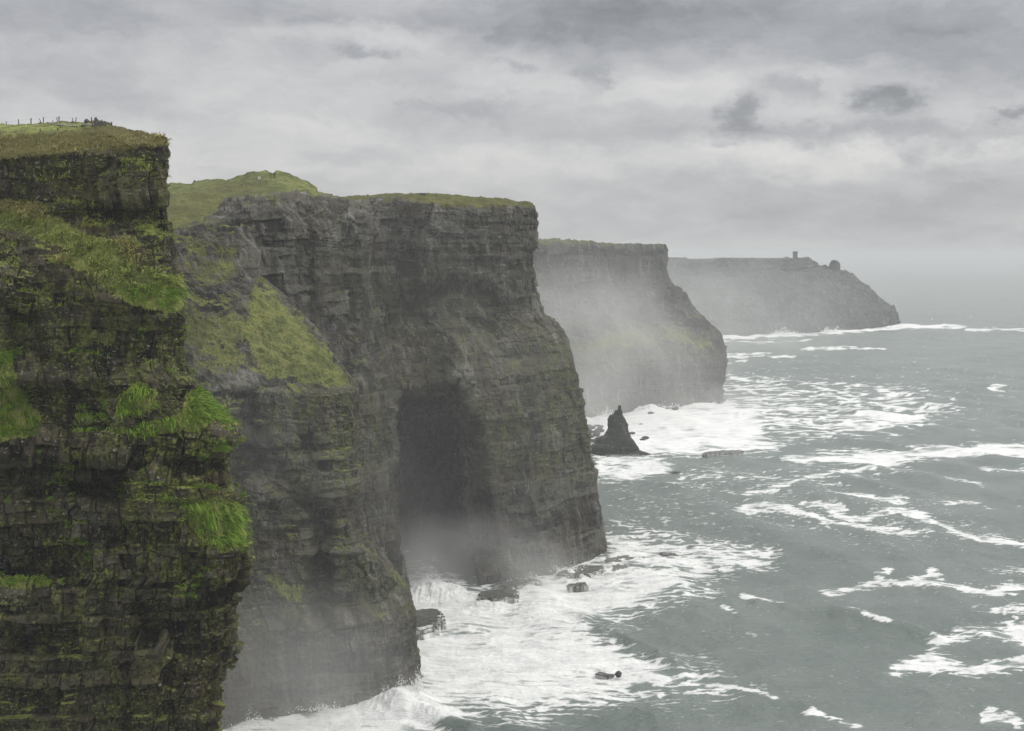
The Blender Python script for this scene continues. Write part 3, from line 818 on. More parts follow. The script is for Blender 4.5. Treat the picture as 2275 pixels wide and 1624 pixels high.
    z -= np.median(z[(Dd < 2200) & (x > 300)]) + .2
    # water thrown up against the rocks
    def mound(cx, cy, rx, ry, h, seed):
        nonlocal z, foam
        q = np.clip(1 - ((x - cx) / rx) ** 2 - ((y - cy) / ry) ** 2, 0, 1)
        n = .35 + .45 * fbm(X / 5, Y / 7, X * 0, 4, seed, .62, ridge=True) + .7 * fbm(X / 11, Y / 14, X * 0, 3, seed + 9)
        z += h * q * np.clip(n, 0, 2)
        foam = np.maximum(foam, np.where(q > 0, np.clip(q * 3.2, 0, 1) * 1.2 - .3, -1))
    mound(950, 1318, 95, 26, 6.5, 401)
    mound(1085, 1345, 60, 14, 3, 402)
    mound(900, 1562, 80, 24, 4.5, 403)
    mound(850, 1572, 60, 20, 3.5, 404)
    mound(975, 1590, 60, 24, 3.5, 404)
    mound(1270, 1278, 50, 14, 5, 405)
    mound(1290, 935, 30, 10, 5, 406)
    mound(1440, 910, 44, 8, 6, 407)
    mound(1550, 901, 44, 6, 4.5, 408)
    mound(1340, 931, 26, 8, 6, 410)
    for cx, h in ((1620, 3), (1735, 7), (1835, 5), (2005, 3)):
        mound(cx, 749 - (cx - 1600) * .066, 44, 4.5, h, 411 + cx % 7)
    z += .5 * np.clip(foam, 0, 1) * near * fbm(X / 3.0, Y / 4.0, X * 0, 3, 360, .6)
    edge = np.clip((12000 - Dd) / 4000, 0, 1)
    P[..., 2] = z * edge
    o = np_mesh("sea", P, grid_quads(P.shape[0], P.shape[1], True), mat=M_WATER, attrs={"foam": foam, "froth": froth}, smooth=True)
    tag(o, "grey green rough sea streaked with white foam below the cliffs", "sea", kind="structure")
    return o


build_sea()
print("sea", time.time() - T0)


# ------------------------------------------------------------------ torn spray over the breaking water
def spray():
    r = np.random.default_rng(21)
    src = [(905, 1552, 52, 9, 5.5, 2600), (860, 1556, 46, 8, 3.5, 900), (948, 1308, 52, 8, 6.0, 1800), (990, 1312, 40, 8, 3, 500), (1270, 1272, 45, 6, 3.5, 700), (1180, 1296, 50, 5, 2.5, 400),
           (930, 1534, 10, 6, 6.0, 700), (1405, 907, 14, 3, 10, 500), (1480, 905, 40, 3, 5, 500), (1345, 929, 30, 4, 8, 500), (1735, 743, 40, 2, 12, 400), (1845, 737, 40, 2, 9, 300), (1960, 929, 30, 2, 3, 300), (560, 1612, 70, 9, 2.5, 700), (700, 1580, 70, 8, 2.5, 700)]
    C, S = [], []
    for cx, cy, sx, sy, h, n in src:
        x, y = r.normal(cx, sx * .5, n), r.normal(cy, sy * .5, n)
        D = sea_dist(y)
        p = at(x, y, D)
        gate = np.clip(.6 + 1.5 * perlin(p[:, 0] / 5, p[:, 1] / 7, p[:, 2] * 0, 77), .1, 2)
        p[:, 2] = .8 + r.exponential(.45, n) * h * gate * np.exp(-((x - cx) / sx) ** 2)
        C.append(p)
        S.append(D / 500 * r.uniform(.06, .22, n) * r.uniform(.5, 1.3, n))
    C, S = np.concatenate(C), np.concatenate(S)
    o6 = np.array([[1, 0, 0], [-1, 0, 0], [0, 1, 0], [0, -1, 0], [0, 0, 1.5], [0, 0, -1.5]])
    V = C[:, None] + o6[None] * S[:, None, None] * r.uniform(.6, 1.4, (len(C), 6, 1))
    t8 = np.array([[0, 2, 4], [2, 1, 4], [1, 3, 4], [3, 0, 4], [2, 0, 5], [1, 2, 5], [3, 1, 5], [0, 3, 5]])
    tri = ((np.arange(len(C)) * 6)[:, None, None] + t8[None]).reshape(-1, 3)
    tag(np_mesh("sea_spray", V, None, tri, mat=M_FOAM), "white drops of spray thrown up where waves break on the rocks", "spray", kind="stuff")


spray()

# ------------------------------------------------------------------ rocks in the sea
def loft_rock(name, Y, left, right, depth, label, cat, mat, group=None, amp=1.0, seed=1, nz=90, na=72, z0=-4.0, base_y=None):
    """free-standing rock from its left and right outlines (x at y), with a real depth"""
    ys_ = np.linspace(max(left[0][1], right[0][1]), min(left[-1][1], right[-1][1]), nz)
    lx = np.interp(ys_, [b for a, b in left][::1], [a for a, b in left])
    rx = np.interp(ys_, [b for a, b in right], [a for a, b in right])
    A = np.linspace(0, 2 * math.pi, na, endpoint=False)
    L, R = at(lx, ys_, np.full(nz, Y)), at(rx, ys_, np.full(nz, Y))
    c, h = (L + R) / 2, (R[:, 0] - L[:, 0]) / 2
    hd = np.interp(np.linspace(0, 1, nz), [0, .1, .5, 1], [h[0], max(h[3], h.max() * .12), h.max() * .35, h.max() * .62])
    P = np.zeros((nz, na, 3))
    P[..., 0] = c[:, 0:1] + h[:, None] * np.cos(A)[None]
    P[..., 1] = Y + hd[:, None] * depth * np.sin(A)[None]
    P[..., 2] = c[:, 2:3]
    low = P[-1:].copy()
    low[..., 2] = z0
    P = np.concatenate([P, low], 0)
    X, Yy, Z = (P[..., i].astype(f32) for i in range(3))
    d = amp * (.7 * fbm(X / 6, Yy / 6, Z / 14, 4, seed, .6) + .5 * (h01(np.floor(Z / 2.2 + .5 * perlin(X / 8, Yy / 8, Z * 0, 3)), seed=seed) - .5) + .4 * fbm(X / 1.6, Yy / 1.6, Z / 2, 3, seed + 4))
    rad = np.stack([np.cos(A), np.sin(A) * 1.0, A * 0], -1)[None]
    P = P + rad * (d * np.clip(np.concatenate([h, h[-1:]]) / 3, .2, 1)[:, None])[..., None]
    nzz = len(P)
    i = np.arange(nzz * na).reshape(nzz, na)
    j = np.roll(i, -1, 1)
    q = np.stack([i[:-1], i[1:], j[1:], j[:-1]], -1).reshape(-1, 4)
    tip = P[0].mean(0)[None] + np.array([[0, 0, .3]])
    V = np.concatenate([P.reshape(-1, 3), tip], 0)
    tri = np.stack([i[0], j[0], np.full(na, nzz * na)], -1)
    o = np_mesh(name, V, q, tri, mat=mat, attrs={"grass": np.zeros(len(V)), "moss": np.full(len(V), .15), "brown": np.zeros(len(V)), "tone": np.full(len(V), .5)})
    return tag(o, label, cat, group)


STK = float(sea_dist(1008))
loft_rock("sea_stack", STK, [(1373, 901), (1373, 911), (1367, 911.5), (1365, 917), (1361, 920), (1354, 923), (1350.5, 931), (1349.6, 940), (1350, 953), (1346, 959), (1342, 967), (1327, 971), (1323, 976), (1323, 985), (1314, 988), (1310, 993), (1312, 1009)],
          [(1380, 901), (1380, 909), (1384, 918), (1384, 922), (1390, 933), (1395, 944), (1395, 954.5), (1399.6, 965), (1401, 971), (1409, 979), (1416, 990), (1420.5, 999), (1428, 1003), (1448, 1009)], .8,
          "dark pointed rock stack standing in white surf before the misty headland", "sea stack", M_ROCK4, amp=1.2, seed=21)


def slab(name, pts, z, label, group=None, foam=.8, seed=0, mat=None, thick=None, cat="rock shelf"):
    """flat bedded reef: an outline on the water raised to height z with a notched edge"""
    z = z * .6
    pts = np.array(pts, float)
    pts = pts.mean(0) + (pts - pts.mean(0)) * .86
    D = sea_dist(pts[:, 1])
    Q = at(pts[:, 0], pts[:, 1], D)[:, :2]
    r = np.random.default_rng(seed)
    n = len(Q)
    out = []
    for k in range(n):
        a, b = Q[k], Q[(k + 1) % n]
        L = np.linalg.norm(b - a)
        m = max(2, int(L / 1.6))
        for t in np.arange(m) / m:
            out.append(a + (b - a) * t)
    Q = np.array(out)
    c = Q.mean(0)
    steps = [(-3, 1.06), (z * .35, 1.04), (z * .38, .985), (z * .7, .97), (z * .74, .92), (z, .90), (z * 1.02, .6), (z * 1.05, .25)]
    V, F = [], []
    jit = np.array([perlin(np.float32(q[0] / 2.2), np.float32(q[1] / 2.2), np.float32(seed), 5) for q in Q]).reshape(-1)
    for si, (zz, k) in enumerate(steps):
        blk = (h01(np.floor(Q[:, 0] / 3.1 + si * .37), np.floor(Q[:, 1] / 3.4), seed=seed + si) - .5) * 1.6
        dirv = (Q - c) / (np.linalg.norm(Q - c, axis=1, keepdims=True) + 1e-6)
        R = c + (Q - c) * k + dirv * ((jit * 4.0 + blk * .8) * (1 if k > .5 else .3))[:, None]
        V.append(np.concatenate([R, np.full((len(Q), 1), zz) + (blk * .12)[:, None]], 1))
    m = len(Q)
    P = np.array(V)
    i = np.arange(len(steps) * m).reshape(len(steps), m)
    j = np.roll(i, -1, 1)
    q = np.stack([i[:-1], j[:-1], j[1:], i[1:]], -1).reshape(-1, 4)
    Vv = np.concatenate([P.reshape(-1, 3), [[c[0], c[1], z * 1.05]]], 0)
    tri = np.stack([i[-1], j[-1], np.full(m, len(Vv) - 1)], -1)
    o = np_mesh(name, Vv, q, tri, mat=mat or M_SHELF, attrs={"foam": np.full(len(Vv), foam)})
    return tag(o, label, cat, group)


GS = "low rock shelves awash at the foot of the cliffs"
slab("rock_shelf", [(870, 1372), (985, 1366), (994, 1385), (982, 1404), (940, 1420), (870, 1425)], 7.5, "dark two stepped rock shelf with white runoff beside the green spur's foot", GS, .9, 1)
slab("rock_shelf", [(1055, 1322), (1090, 1318), (1160, 1314), (1158, 1336), (1100, 1342), (1060, 1338)], 3.2, "broad rock shelf with a white waterfall right of the cave mouth", GS, .9, 2)
slab("rock_shelf", [(1085, 1306), (1190, 1288), (1210, 1296), (1130, 1316)], 3.4, "long narrow rock shelf along the base of the cave wall", GS, .5, 3)
slab("rock_shelf", [(1225, 1282), (1290, 1262), (1350, 1262), (1345, 1278), (1270, 1290)], 3.6, "rock shelf poured over by white water under the grey wall's outer corner", GS, 1.0, 4)
slab("rock_shelf", [(1340, 1240), (1400, 1238), (1420, 1246), (1390, 1256), (1335, 1258)], 3.0, "dark rock shelf joined to the grey wall's outer corner", GS, .5, 5)
slab("rock_shelf", [(1355, 1262), (1412, 1256), (1408, 1270), (1360, 1276)], 3.2, "square rock shelf with white runoff just off the grey wall's corner", GS, .9, 6)
slab("rock_shelf", [(1404, 1242), (1436, 1240), (1436, 1249), (1406, 1250)], 2.2, "small dark bare rock shelf farthest off the grey wall's corner", GS, .2, 7)
slab("rock_shelf", [(1406, 1256), (1428, 1254), (1426, 1264), (1408, 1265)], 2.0, "small dark block of rock in foam just outside the square shelf", GS, .1, 8)
slab("rock_shelf", [(1462, 1231), (1490, 1229), (1504, 1234), (1470, 1238)], 1.6, "thin rock shelf alone in the foam right of the wall's corner", GS, .5, 9)
slab("rock_shelf", [(1262, 1302), (1302, 1296), (1304, 1304), (1265, 1309)], 2.2, "low rock shelf lying alone in the surf before the grey wall", GS, .5, 10)
slab("rock_shelf", [(1320, 1494), (1345, 1496), (1372, 1501), (1345, 1504), (1325, 1500)], .7, "thin dark flat rock ledge in surf left of the round boulder", GS, .4, 11)
slab("rock_shelf", [(1555, 1010), (1600, 1004), (1660, 1003), (1650, 1009), (1590, 1013), (1560, 1014)], 3.0, "long dark reef lying in foam right of the pointed stack", GS, .6, 12)
slab("rock_shelf", [(1330, 1008), (1420, 1007), (1440, 1006), (1424, 1013), (1345, 1015)], 2.4, "dark rock shelf at the waterline below the pointed stack", GS, .5, 13)
slab("rock_shelf", [(1590, 897), (1604, 890), (1614, 894), (1600, 899)], 6, "small dark rock at the outer foot of the misty headland", GS, .2, 14)
slab("rock_shelf", [(1490, 1048), (1512, 1047), (1510, 1051), (1492, 1052)], 1.5, "small flat rock awash in front of the long dark reef", GS, .3, 15)


def boulder(name, cx, cy, r, sq, label, group=None, mat=None, seed=0, lift=.55, Y=None, cat="boulder", z=None, base=None):
    D = float(sea_dist(cy)) if Y is None else Y
    p = at(cx, cy, D) if base is None else np.array(base)
    bm = bmesh.new()
    bmesh.ops.create_icosphere(bm, subdivisions=4, radius=1.0)
    co = np.array([v.co[:] for v in bm.verts], f32)
    n = 1 + .38 * fbm(co[:, 0] * 1.3, co[:, 1] * 1.3, co[:, 2] * 1.3 + seed * 7, 4, seed) + .10 * (h01(np.floor(co[:, 2] * 3), np.floor(co[:, 0] * 2), seed=seed) - .5)
    for v, k in zip(bm.verts, n):
        v.co = Vector((v.co.x * r * sq[0] * k, v.co.y * r * sq[1] * k, v.co.z * r * sq[2] * k))
    o = bm_obj(name, bm, mat or M_SEAROCK)
    o.location = (p[0], p[1], (p[2] if z is None else z) + r * sq[2] * lift)
    return tag(o, label, cat, group)


boulder("boulder", 1374, 1504, 1.35, (1, 1, 1), "round near black boulder standing out in the white surf", None, M_SEAROCK, 3, .8)
GB = "small boulders awash in the surf behind the pointed stack"
for k, (x, y, r) in enumerate([(1427, 913, 2.6), (1441, 911, 3.2), (1446, 919, 2.0), (1397, 914, 1.6), (1434, 974, 2.0), (1428, 978, 1.7), (1405, 963, 1.6), (1424, 944, 1.3), (1500, 909, 2.2)]):
    boulder("boulder", x, y, r, (1.7, 1.2, .8), "small dark boulder awash in white surf between the stack and the misty headland", GB, M_SEAROCK, 30 + k, .35)
GC = "boulders scattered in shallow water left of the pointed stack"
for k in range(34):
    x, y = random.uniform(1304, 1340), random.uniform(945, 985)
    boulder("boulder", x, y, random.uniform(1.2, 2.6), (1.5, 1.4, .7), "grey boulder in the shoal left of the pointed stack", GC, M_ROCK4 if False else M_SEAROCK, 60 + k, .25)

# knobs on the far headland's ridge
YF = 3480


def knob(L, R, yb, lab, seed):
    o = loft_rock("rock_pinnacle", YF, L, R, .8, lab, "rock pinnacle", M_ROCK5, None, 2.2, seed, 40, 40, z0=60)
    return o


knob([(1849, 578), (1844, 583), (1842, 590), (1841, 598), (1839, 620)], [(1858, 578), (1864, 582), (1866, 586), (1867, 598), (1872, 620)], 610, "tall blunt rock knob on the far headland's descending ridge", 5)
knob([(1830, 588), (1824, 592), (1818, 598), (1812, 615)], [(1836, 588), (1838, 591), (1838, 597), (1842, 615)], 600, "low rounded rock hump beside the tall knob on the far ridge", 6)
knob([(1880, 603), (1878, 606), (1879, 612), (1876, 622)], [(1884, 603), (1886, 606), (1884, 612), (1890, 622)], 612, "small round topped rock just below the tall knob", 7)
knob([(1897, 615), (1896, 619), (1897, 624), (1893, 636)], [(1901, 615), (1901, 619), (1901, 624), (1908, 636)], 625, "tiny upright rock finger lowest on the far ridge", 8)


# ------------------------------------------------------------------ tower on the far headland
def tower():
    Y = 3300.0
    b = at(1766.5, 574.5, Y)
    s = Y / FL
    hw, ht = 4.5 * s, 15.5 * s
    root = link(bpy.data.objects.new("watchtower", None))
    root.location = (b[0], b[1], b[2] - 3)
    tag(root, "square ruined stone watchtower on top of the far headland", "tower")
    bm = bmesh.new()
    # four battered walls round an open shaft, flaring a little at the parapet
    prof = [(0, 1.0), (4, .98), (ht * .5, .97), (ht * .84, .97), (ht * .86, 1.13), (ht, 1.15)]
    rings = []
    for z, k in prof:
        rings.append([bm.verts.new((sx * hw * k, sy * hw * k, z + 3 * (z > 0))) for sx, sy in ((-1, -1), (1, -1), (1, 1), (-1, 1))])
    top_in = [bm.verts.new((sx * hw * .75, sy * hw * .75, ht + 3)) for sx, sy in ((-1, -1), (1, -1), (1, 1), (-1, 1))]
    low_in = [bm.verts.new((sx * hw * .75, sy * hw * .75, ht * .6)) for sx, sy in ((-1, -1), (1, -1), (1, 1), (-1, 1))]
    rings += [top_in, low_in]
    for a, c in zip(rings[:-1], rings[1:]):
        for k in range(4):
            bm.faces.new((a[k], a[(k + 1) % 4], c[(k + 1) % 4], c[k]))
    bm.faces.new(low_in)
    bm_obj("wall", bm, M_TOWER, root)

    def box(name, x, y, z, sx, sy, sz, mat):
        bm = bmesh.new()
        bmesh.ops.create_cube(bm, size=1)
        bmesh.ops.scale(bm, vec=(sx, sy, sz), verts=bm.verts)
        bmesh.ops.translate(bm, vec=(x, y, z), verts=bm.verts)
        bmesh.ops.bevel(bm, geom=bm.edges[:], offset=.05, affect='EDGES')
        return bm_obj(name, bm, mat, root)
    box("door", 0, -hw * 1.0, 4.6, 1.6, .3, 3.0, M_SEAROCK)
    box("window", 0, -hw * .975, ht * .62 + 3, 1.2, .3, 1.9, M_SEAROCK)
    for sx in (-1, 0, 1):
        box("merlon", sx * hw * .85, -hw * .98, ht + 3.35, hw * .4, hw * .3, .9, M_TOWER)


tower()


# ------------------------------------------------------------------ things on the near cliff top
def ground(D, x, y):
    """terrain point seen at (x, y) on a cliff's grid"""
    d = (D['px'] - x) ** 2 + (D['py'] - y) ** 2
    i = np.unravel_index(np.argmin(d[:-D['nb']]), d[:-D['nb']].shape)
    return D['P'][i]


def post(name, x, yb, xt, yt, w, label, cat, group, mat, D=D1, shape='post', seed=0, dx=0):
    g = ground(D, x, yb)
    Y = g[1]
    t = at(xt, yt, Y)
    base = Vector((at(x, yb, Y)[0], Y, g[2] - .25))
    top = Vector((t[0], Y, t[2]))
    ax = top - base
    r = random.Random(seed)
    bm = bmesh.new()
    if shape == 'post':
        seg, hs = 9, (0, .33, .7, .96, 1)
        rs = (1.05, 1, .95, .92, .6)
    else:
        seg, hs = 8, (0, .3, .65, .9, 1)
        rs = (1.1, 1.0, .9, .75, .5)
    rings = []
    ph = [r.uniform(.85, 1.15) for _ in range(seg)]
    for h, k in zip(hs, rs):
        c = ax * h
        ring = []
        for s in range(seg):
            a = 2 * math.pi * s / seg
            q = w * .5 * k * ph[s] * r.uniform(.94, 1.06)
            ring.append(bm.verts.new((c.x + q * math.cos(a), c.y + q * math.sin(a) * (1 if shape == 'post' else .45), c.z + (r.uniform(-.12, .12) * w if h == 1 else 0))))
        rings.append(ring)
    for a, b in zip(rings[:-1], rings[1:]):
        for s in range(seg):
            bm.faces.new((a[s], a[(s + 1) % seg], b[(s + 1) % seg], b[s]))
    bm.faces.new(rings[-1])
    o = bm_obj(name, bm, mat)
    o.location = base
    return tag(o, label, cat, group)


def q1(cx, cy):
    return .168 * cx, 227.5 + .168 * cy


GP = "wooden fence posts along the near cliff top"
POSTS = [((83, 285), (82, 250), .16, "short fence post at the far left end of the cliff top fence"),
         ((247, 280), (245, 222), .18, "upright fence post second from the left end of the fence"),
         ((410, 290), (410, 208), .20, "stout upright fence post third from the left end of the fence"),
         ((548, 262), (518, 215), .15, "short fence post leaning sharply left beside an upright one"),
         ((575, 258), (574, 192), .18, "upright fence post just right of the sharply leaning one"),
         ((762, 255), (750, 195), .14, "thin fence post tilted left in the middle pair"),
         ((781, 253), (780, 183), .19, "tallest upright fence post in the middle pair"),
         ((966, 258), (957, 203), .14, "thin fence post tilted left in the right hand pair"),
         ((1000, 260), (1007, 197), .16, "fence post tilted slightly right in the right hand pair"),
         ((1210, 260), (1210, 195), .19, "fence post standing among the upright stones"),
         ((700, 262), (699, 238), .14, "stub of a fence post on the bank left of the middle pair")]
for k, (b, t, w, lab) in enumerate(POSTS):
    post("fence_post", *q1(*b), *q1(*t), w * 1.35, lab, "fence post", GP, M_WOOD, seed=k)
for k, (b, t, lab) in enumerate([((10, 440), (9, 395), "low grey post by the brow at the left picture edge"), ((280, 392), (279, 366), "low grey post in the grass below the fence's second post"),
                                 ((532, 380), (532, 345), "low grey post in the grass below the leaning post"), ((763, 374), (763, 330), "low dark post at the field's front below the middle pair")]):
    post("fence_post", *q1(*b), *q1(*t), .2, lab, "fence post", "short posts along the brow of the field", M_WOOD, seed=40 + k)
GST = "upright flagstones at the cliff top's outer end"
for k, (x, yb, yt, w, lab) in enumerate([(1268, 312, 198, 1.5, "tall narrow dark flagstone standing highest at the cliff top"), (1326, 312, 238, 3.4, "wide square dark flagstone right of the tallest one"),
                                         (1384, 312, 250, 1.4, "narrow flagstone between the wide one and the small outer ones"), (1408, 312, 256, 1.3, "narrow flagstone with a slanting top near the outer end"),
                                         (1442, 308, 264, 1.5, "small low flagstone near the outer end"), (1475, 304, 257, .8, "thin pointed flagstone outermost towards the sea"),
                                         (1295, 312, 262, 1.2, "small flagstone tucked behind the tallest one")]):
    a, b = q1(x, yb)
    c, d = q1(x + random.uniform(-6, 6), yt)
    post("standing_stone", a, b, c, d, w * .62, lab, "standing stone", GST, M_STONE, shape='stone', seed=80 + k)
GR = "loose stones below the cliff top bank"
for k, (x, y, r, sq, mat, lab) in enumerate([(1145, 262, 1.0, (1.2, .8, 1.0), M_STONE, "dark peaked boulder on the bank left of the standing stones"), (1100, 318, .9, (1.2, .8, .8), M_SEAROCK, "black boulder in the grass below the peaked one"),
                                             (1165, 310, 1.0, (1.7, .9, .8), M_PALE, "pale lichened boulder right of the black one"), (645, 292, .6, (.8, .8, 1.1), M_PALE, "pale small stone at the left end of the stone line"),
                                             (682, 292, .7, (.8, .8, 1.1), M_PALE, "pale stone right of the leftmost small one"), (815, 308, 1.0, (2.0, 1, .6), M_PALE, "long flat pale stone below the middle fence pair"),
                                             (900, 306, .9, (1.8, 1, .7), M_PALE, "pale hump shaped stone below the right fence pair"), (975, 314, .9, (2.2, 1, .5), M_PALE, "long low pale stone below the right fence pair"),
                                             (1235, 318, .7, (1.6, 1, .6), M_STONE, "low grey stone at the foot of the tallest flagstone")]):
    a, b = q1(x, y)
    g = ground(D1, a, b)
    boulder("stone", 0, 0, r * .55, sq, lab, GR, mat, 120 + k, .4, base=g, cat="stone")
# fence wire strung along the tops of the posts
bm = bmesh.new()
wp = []
for b, t, w, lab in [POSTS[0], POSTS[1], POSTS[2], POSTS[4], POSTS[6], POSTS[8], POSTS[9]]:
    (xb, yb), (xt, yt) = q1(*b), q1(*t)
    g = ground(D1, xb, yb)
    wp.append(Vector(at(xb + .8 * (xt - xb), yb + .82 * (yt - yb), g[1])))
wp.insert(0, wp[0] + (wp[0] - wp[1]) * 2.0)
prev = None
for a, b in zip(wp[:-1], wp[1:]):
    for t in (0, .25, .5, .75):
        c = a.lerp(b, t) - Vector((0, 0, .25 * t * (1 - t)))
        ring = [bm.verts.new(c + Vector((0, .012 * math.cos(k * 2.094), .012 * math.sin(k * 2.094)))) for k in range(3)]
        if prev:
            for k in range(3):
                bm.faces.new((prev[k], prev[(k + 1) % 3], ring[(k + 1) % 3], ring[k]))
        prev = ring
tag(bm_obj("fence_wire", bm, M_STEEL), "thin sagging wire strung between the cliff top fence posts", "wire")


# ------------------------------------------------------------------ people on the hill top
def person(x, yb, Y, h, label, coat, seed, arm=.2):
    b = at(x, yb, Y)
    r = random.Random(seed)
    k = h / 1.75
    J = [((0, 0, .93), .15), ((0, 0, 1.12), .145), ((0, .01, 1.36), .165), ((0, 0, 1.50), .07), ((0, -.01, 1.60), .095), ((0, -.015, 1.70), .10), ((0, -.01, 1.76), .06)]
    E = [(0, 1), (1, 2), (2, 3), (3, 4), (4, 5), (5, 6)]
    for s in (-1, 1):
        n = len(J)
        J += [((s * .10, 0, .86), .105), ((s * .11, -.02 * s, .48), .075), ((s * .12, .03 * s, .08), .05), ((s * .13, -.10, .04), .045)]
        E += [(0, n), (n, n + 1), (n + 1, n + 2), (n + 2, n + 3)]
        n = len(J)
        J += [((s * .20, 0, 1.40), .075), ((s * .27, .03, 1.13), .058), ((s * (.22 + arm * .1), -.10, .92), .045), ((s * (.2 + arm * .1), -.13, .83), .04)]
        E += [(2, n), (n, n + 1), (n + 1, n + 2), (n + 2, n + 3)]
    me = bpy.data.meshes.new("person")
    me.from_pydata([Vector(p) * k for p, _ in J], E, [])
    o = link(bpy.data.objects.new("person", me))
    o.location = (b[0], b[1], b[2])
    o.rotation_euler = (0, 0, r.uniform(-.6, .6))
    md = o.modifiers.new("skin", 'SKIN')
    for i, (_, rad) in enumerate(J):
        me.skin_vertices[0].data[i].radius = (rad * k, rad * k * .85)
        me.skin_vertices[0].data[i].use_root = i == 0
    sd = o.modifiers.new("sub", 'SUBSURF')
    sd.levels = sd.render_levels = 2
    me.materials.append(M_SKIN)
    # coat and trousers
    def shell(name, rings, mat):
        bm = bmesh.new()
        R = []
        for z, rx, ry in rings:
            R.append([bm.verts.new((rx * k * math.cos(a * math.pi / 8), ry * k * math.sin(a * math.pi / 8), z * k)) for a in range(16)])
        for a, c in zip(R[:-1], R[1:]):
            for i in range(16):
                bm.faces.new((a[i], a[(i + 1) % 16], c[(i + 1) % 16], c[i]))
        return bm_obj(name, bm, mat, o, True)
    shell("coat", [(.62, .24, .18), (.8, .23, .18), (1.0, .225, .175), (1.2, .24, .18), (1.38, .26, .18), (1.46, .20, .15), (1.52, .10, .10)], coat)
    for s in (-1, 1):
        bm = bmesh.new()
        pts = [((s * .19, 0, 1.42), .095), ((s * .28, .03, 1.13), .08), ((s * (.23 + arm * .1), -.10, .90), .065)]
        prev = None
        for p, rad in pts:
            ring = [bm.verts.new((Vector(p) + Vector((rad * math.cos(a * .785), rad * math.sin(a * .785), 0))) * k) for a in range(8)]
            if prev:
                for i in range(8):
                    bm.faces.new((prev[i], prev[(i + 1) % 8], ring[(i + 1) % 8], ring[i]))
            prev = ring
        bm_obj("sleeve", bm, coat, o, True)
        bm = bmesh.new()
        prev = None
        for p, rad in [((s * .10, 0, .88), .125), ((s * .11, -.02 * s, .48), .095), ((s * .12, .03 * s, .07), .075)]:
            ring = [bm.verts.new((Vector(p) + Vector((rad * math.cos(a * .785), rad * math.sin(a * .785), 0))) * k) for a in range(8)]
            if prev:
                for i in range(8):
                    bm.faces.new((prev[i], prev[(i + 1) % 8], ring[(i + 1) % 8], ring[i]))
            prev = ring
        bm_obj("trouser_leg", bm, M_COAT2, o, True)
    bm = bmesh.new()
    bmesh.ops.create_uvsphere(bm, u_segments=14, v_segments=9, radius=.125 * k)
    bmesh.ops.translate(bm, vec=(0, .015 * k, 1.715 * k), verts=bm.verts)
    bm_obj("hair", bm, M_HAIR, o, True)
    return tag(o, label, "person", "people on the grassy hill top")


g = ground(D3, 602, 389)
YP = float(g[1])
person(606.6 - 4.4, 390.5, YP, 2.2 * YP / 720 * .86, "person in a dark coat standing left of two on the grassy hill top", M_COAT, 1, .3)
person(606.6 + 2.2, 390.8, YP, 2.0 * YP / 720 * .86, "person in a black jacket standing right of two on the grassy hill top", M_COAT2, 2, 0)

GM = "pale marker posts below the hill top"
post("marker_post", 574.4, 396.5, 574.4, 392.5, .45, "pale marker post left of the pair below the hill top", "marker post", GM, M_WHITE, D=D3, seed=201)
post("marker_post", 577.6, 396.5, 577.4, 392.3, .35, "pale marker post right of the pair below the hill top", "marker post", GM, M_WHITE, D=D3, seed=202)
for k in range(7):
    x = 432 + k * 8.2 + random.uniform(-1, 1)
    yb = float(np.interp(x, [425, 432, 490, 500], [407, 402.5, 400.5, 400]))
    post("fence_post", x, yb + .8, x, yb - 2.6, .3, "thin fence post along the far field's edge on the green hill", "fence post", "fence posts along the far field edge", M_WOOD, D=D3, seed=210 + k)
post("marker_post", 968, 434.5, 968, 429.6, .45, "short dark post alone on the grey wall's grassy rim", "marker post", None, M_WOOD, D=D3, seed=230)
post("marker_post", 1200.5, 534, 1200.5, 529.2, 1.1, "tiny dark post on the misty headland's rim", "marker post", None, M_WOOD, D=D4, seed=231)


def low_wall(x0, x1, yb, yt, label, D, depth=1.2):
    g = ground(D, (x0 + x1) / 2, yb)
    Y = g[1]
    a, b = at(x0, yb, Y), at(x1, yt, Y)
    bm = bmesh.new()
    nx, nz = 14, 4
    r = random.Random(4)
    Wd, Ht = b[0] - a[0], b[2] - g[2]
    V = {}
    for s in (0, 1):
        for i in range(nx + 1):
            for j in range(nz + 1):
                V[s, i, j] = bm.verts.new((Wd * i / nx, depth * s + r.uniform(-.06, .06), -.6 + (Ht + .6) * j / nz + (r.uniform(-.08, .08) if j == nz else 0)))
    for i in range(nx):
        for j in range(nz):
            bm.faces.new((V[0, i, j], V[0, i + 1, j], V[0, i + 1, j + 1], V[0, i, j + 1]))
            bm.faces.new((V[1, i + 1, j], V[1, i, j], V[1, i, j + 1], V[1, i + 1, j + 1]))
        bm.faces.new((V[0, i, nz], V[0, i + 1, nz], V[1, i + 1, nz], V[1, i, nz]))
    for i in (0, nx):
        for j in range(nz):
            bm.faces.new((V[0, i, j], V[0, i, j + 1], V[1, i, j + 1], V[1, i, j]))
    o = bm_obj("stone_wall", bm, M_STONE)
    o.location = (a[0], Y, g[2])
    return tag(o, label, "wall")


low_wall(932, 946, 434, 428.6, "low dark flat topped stone wall on the grey wall's rim", D3)


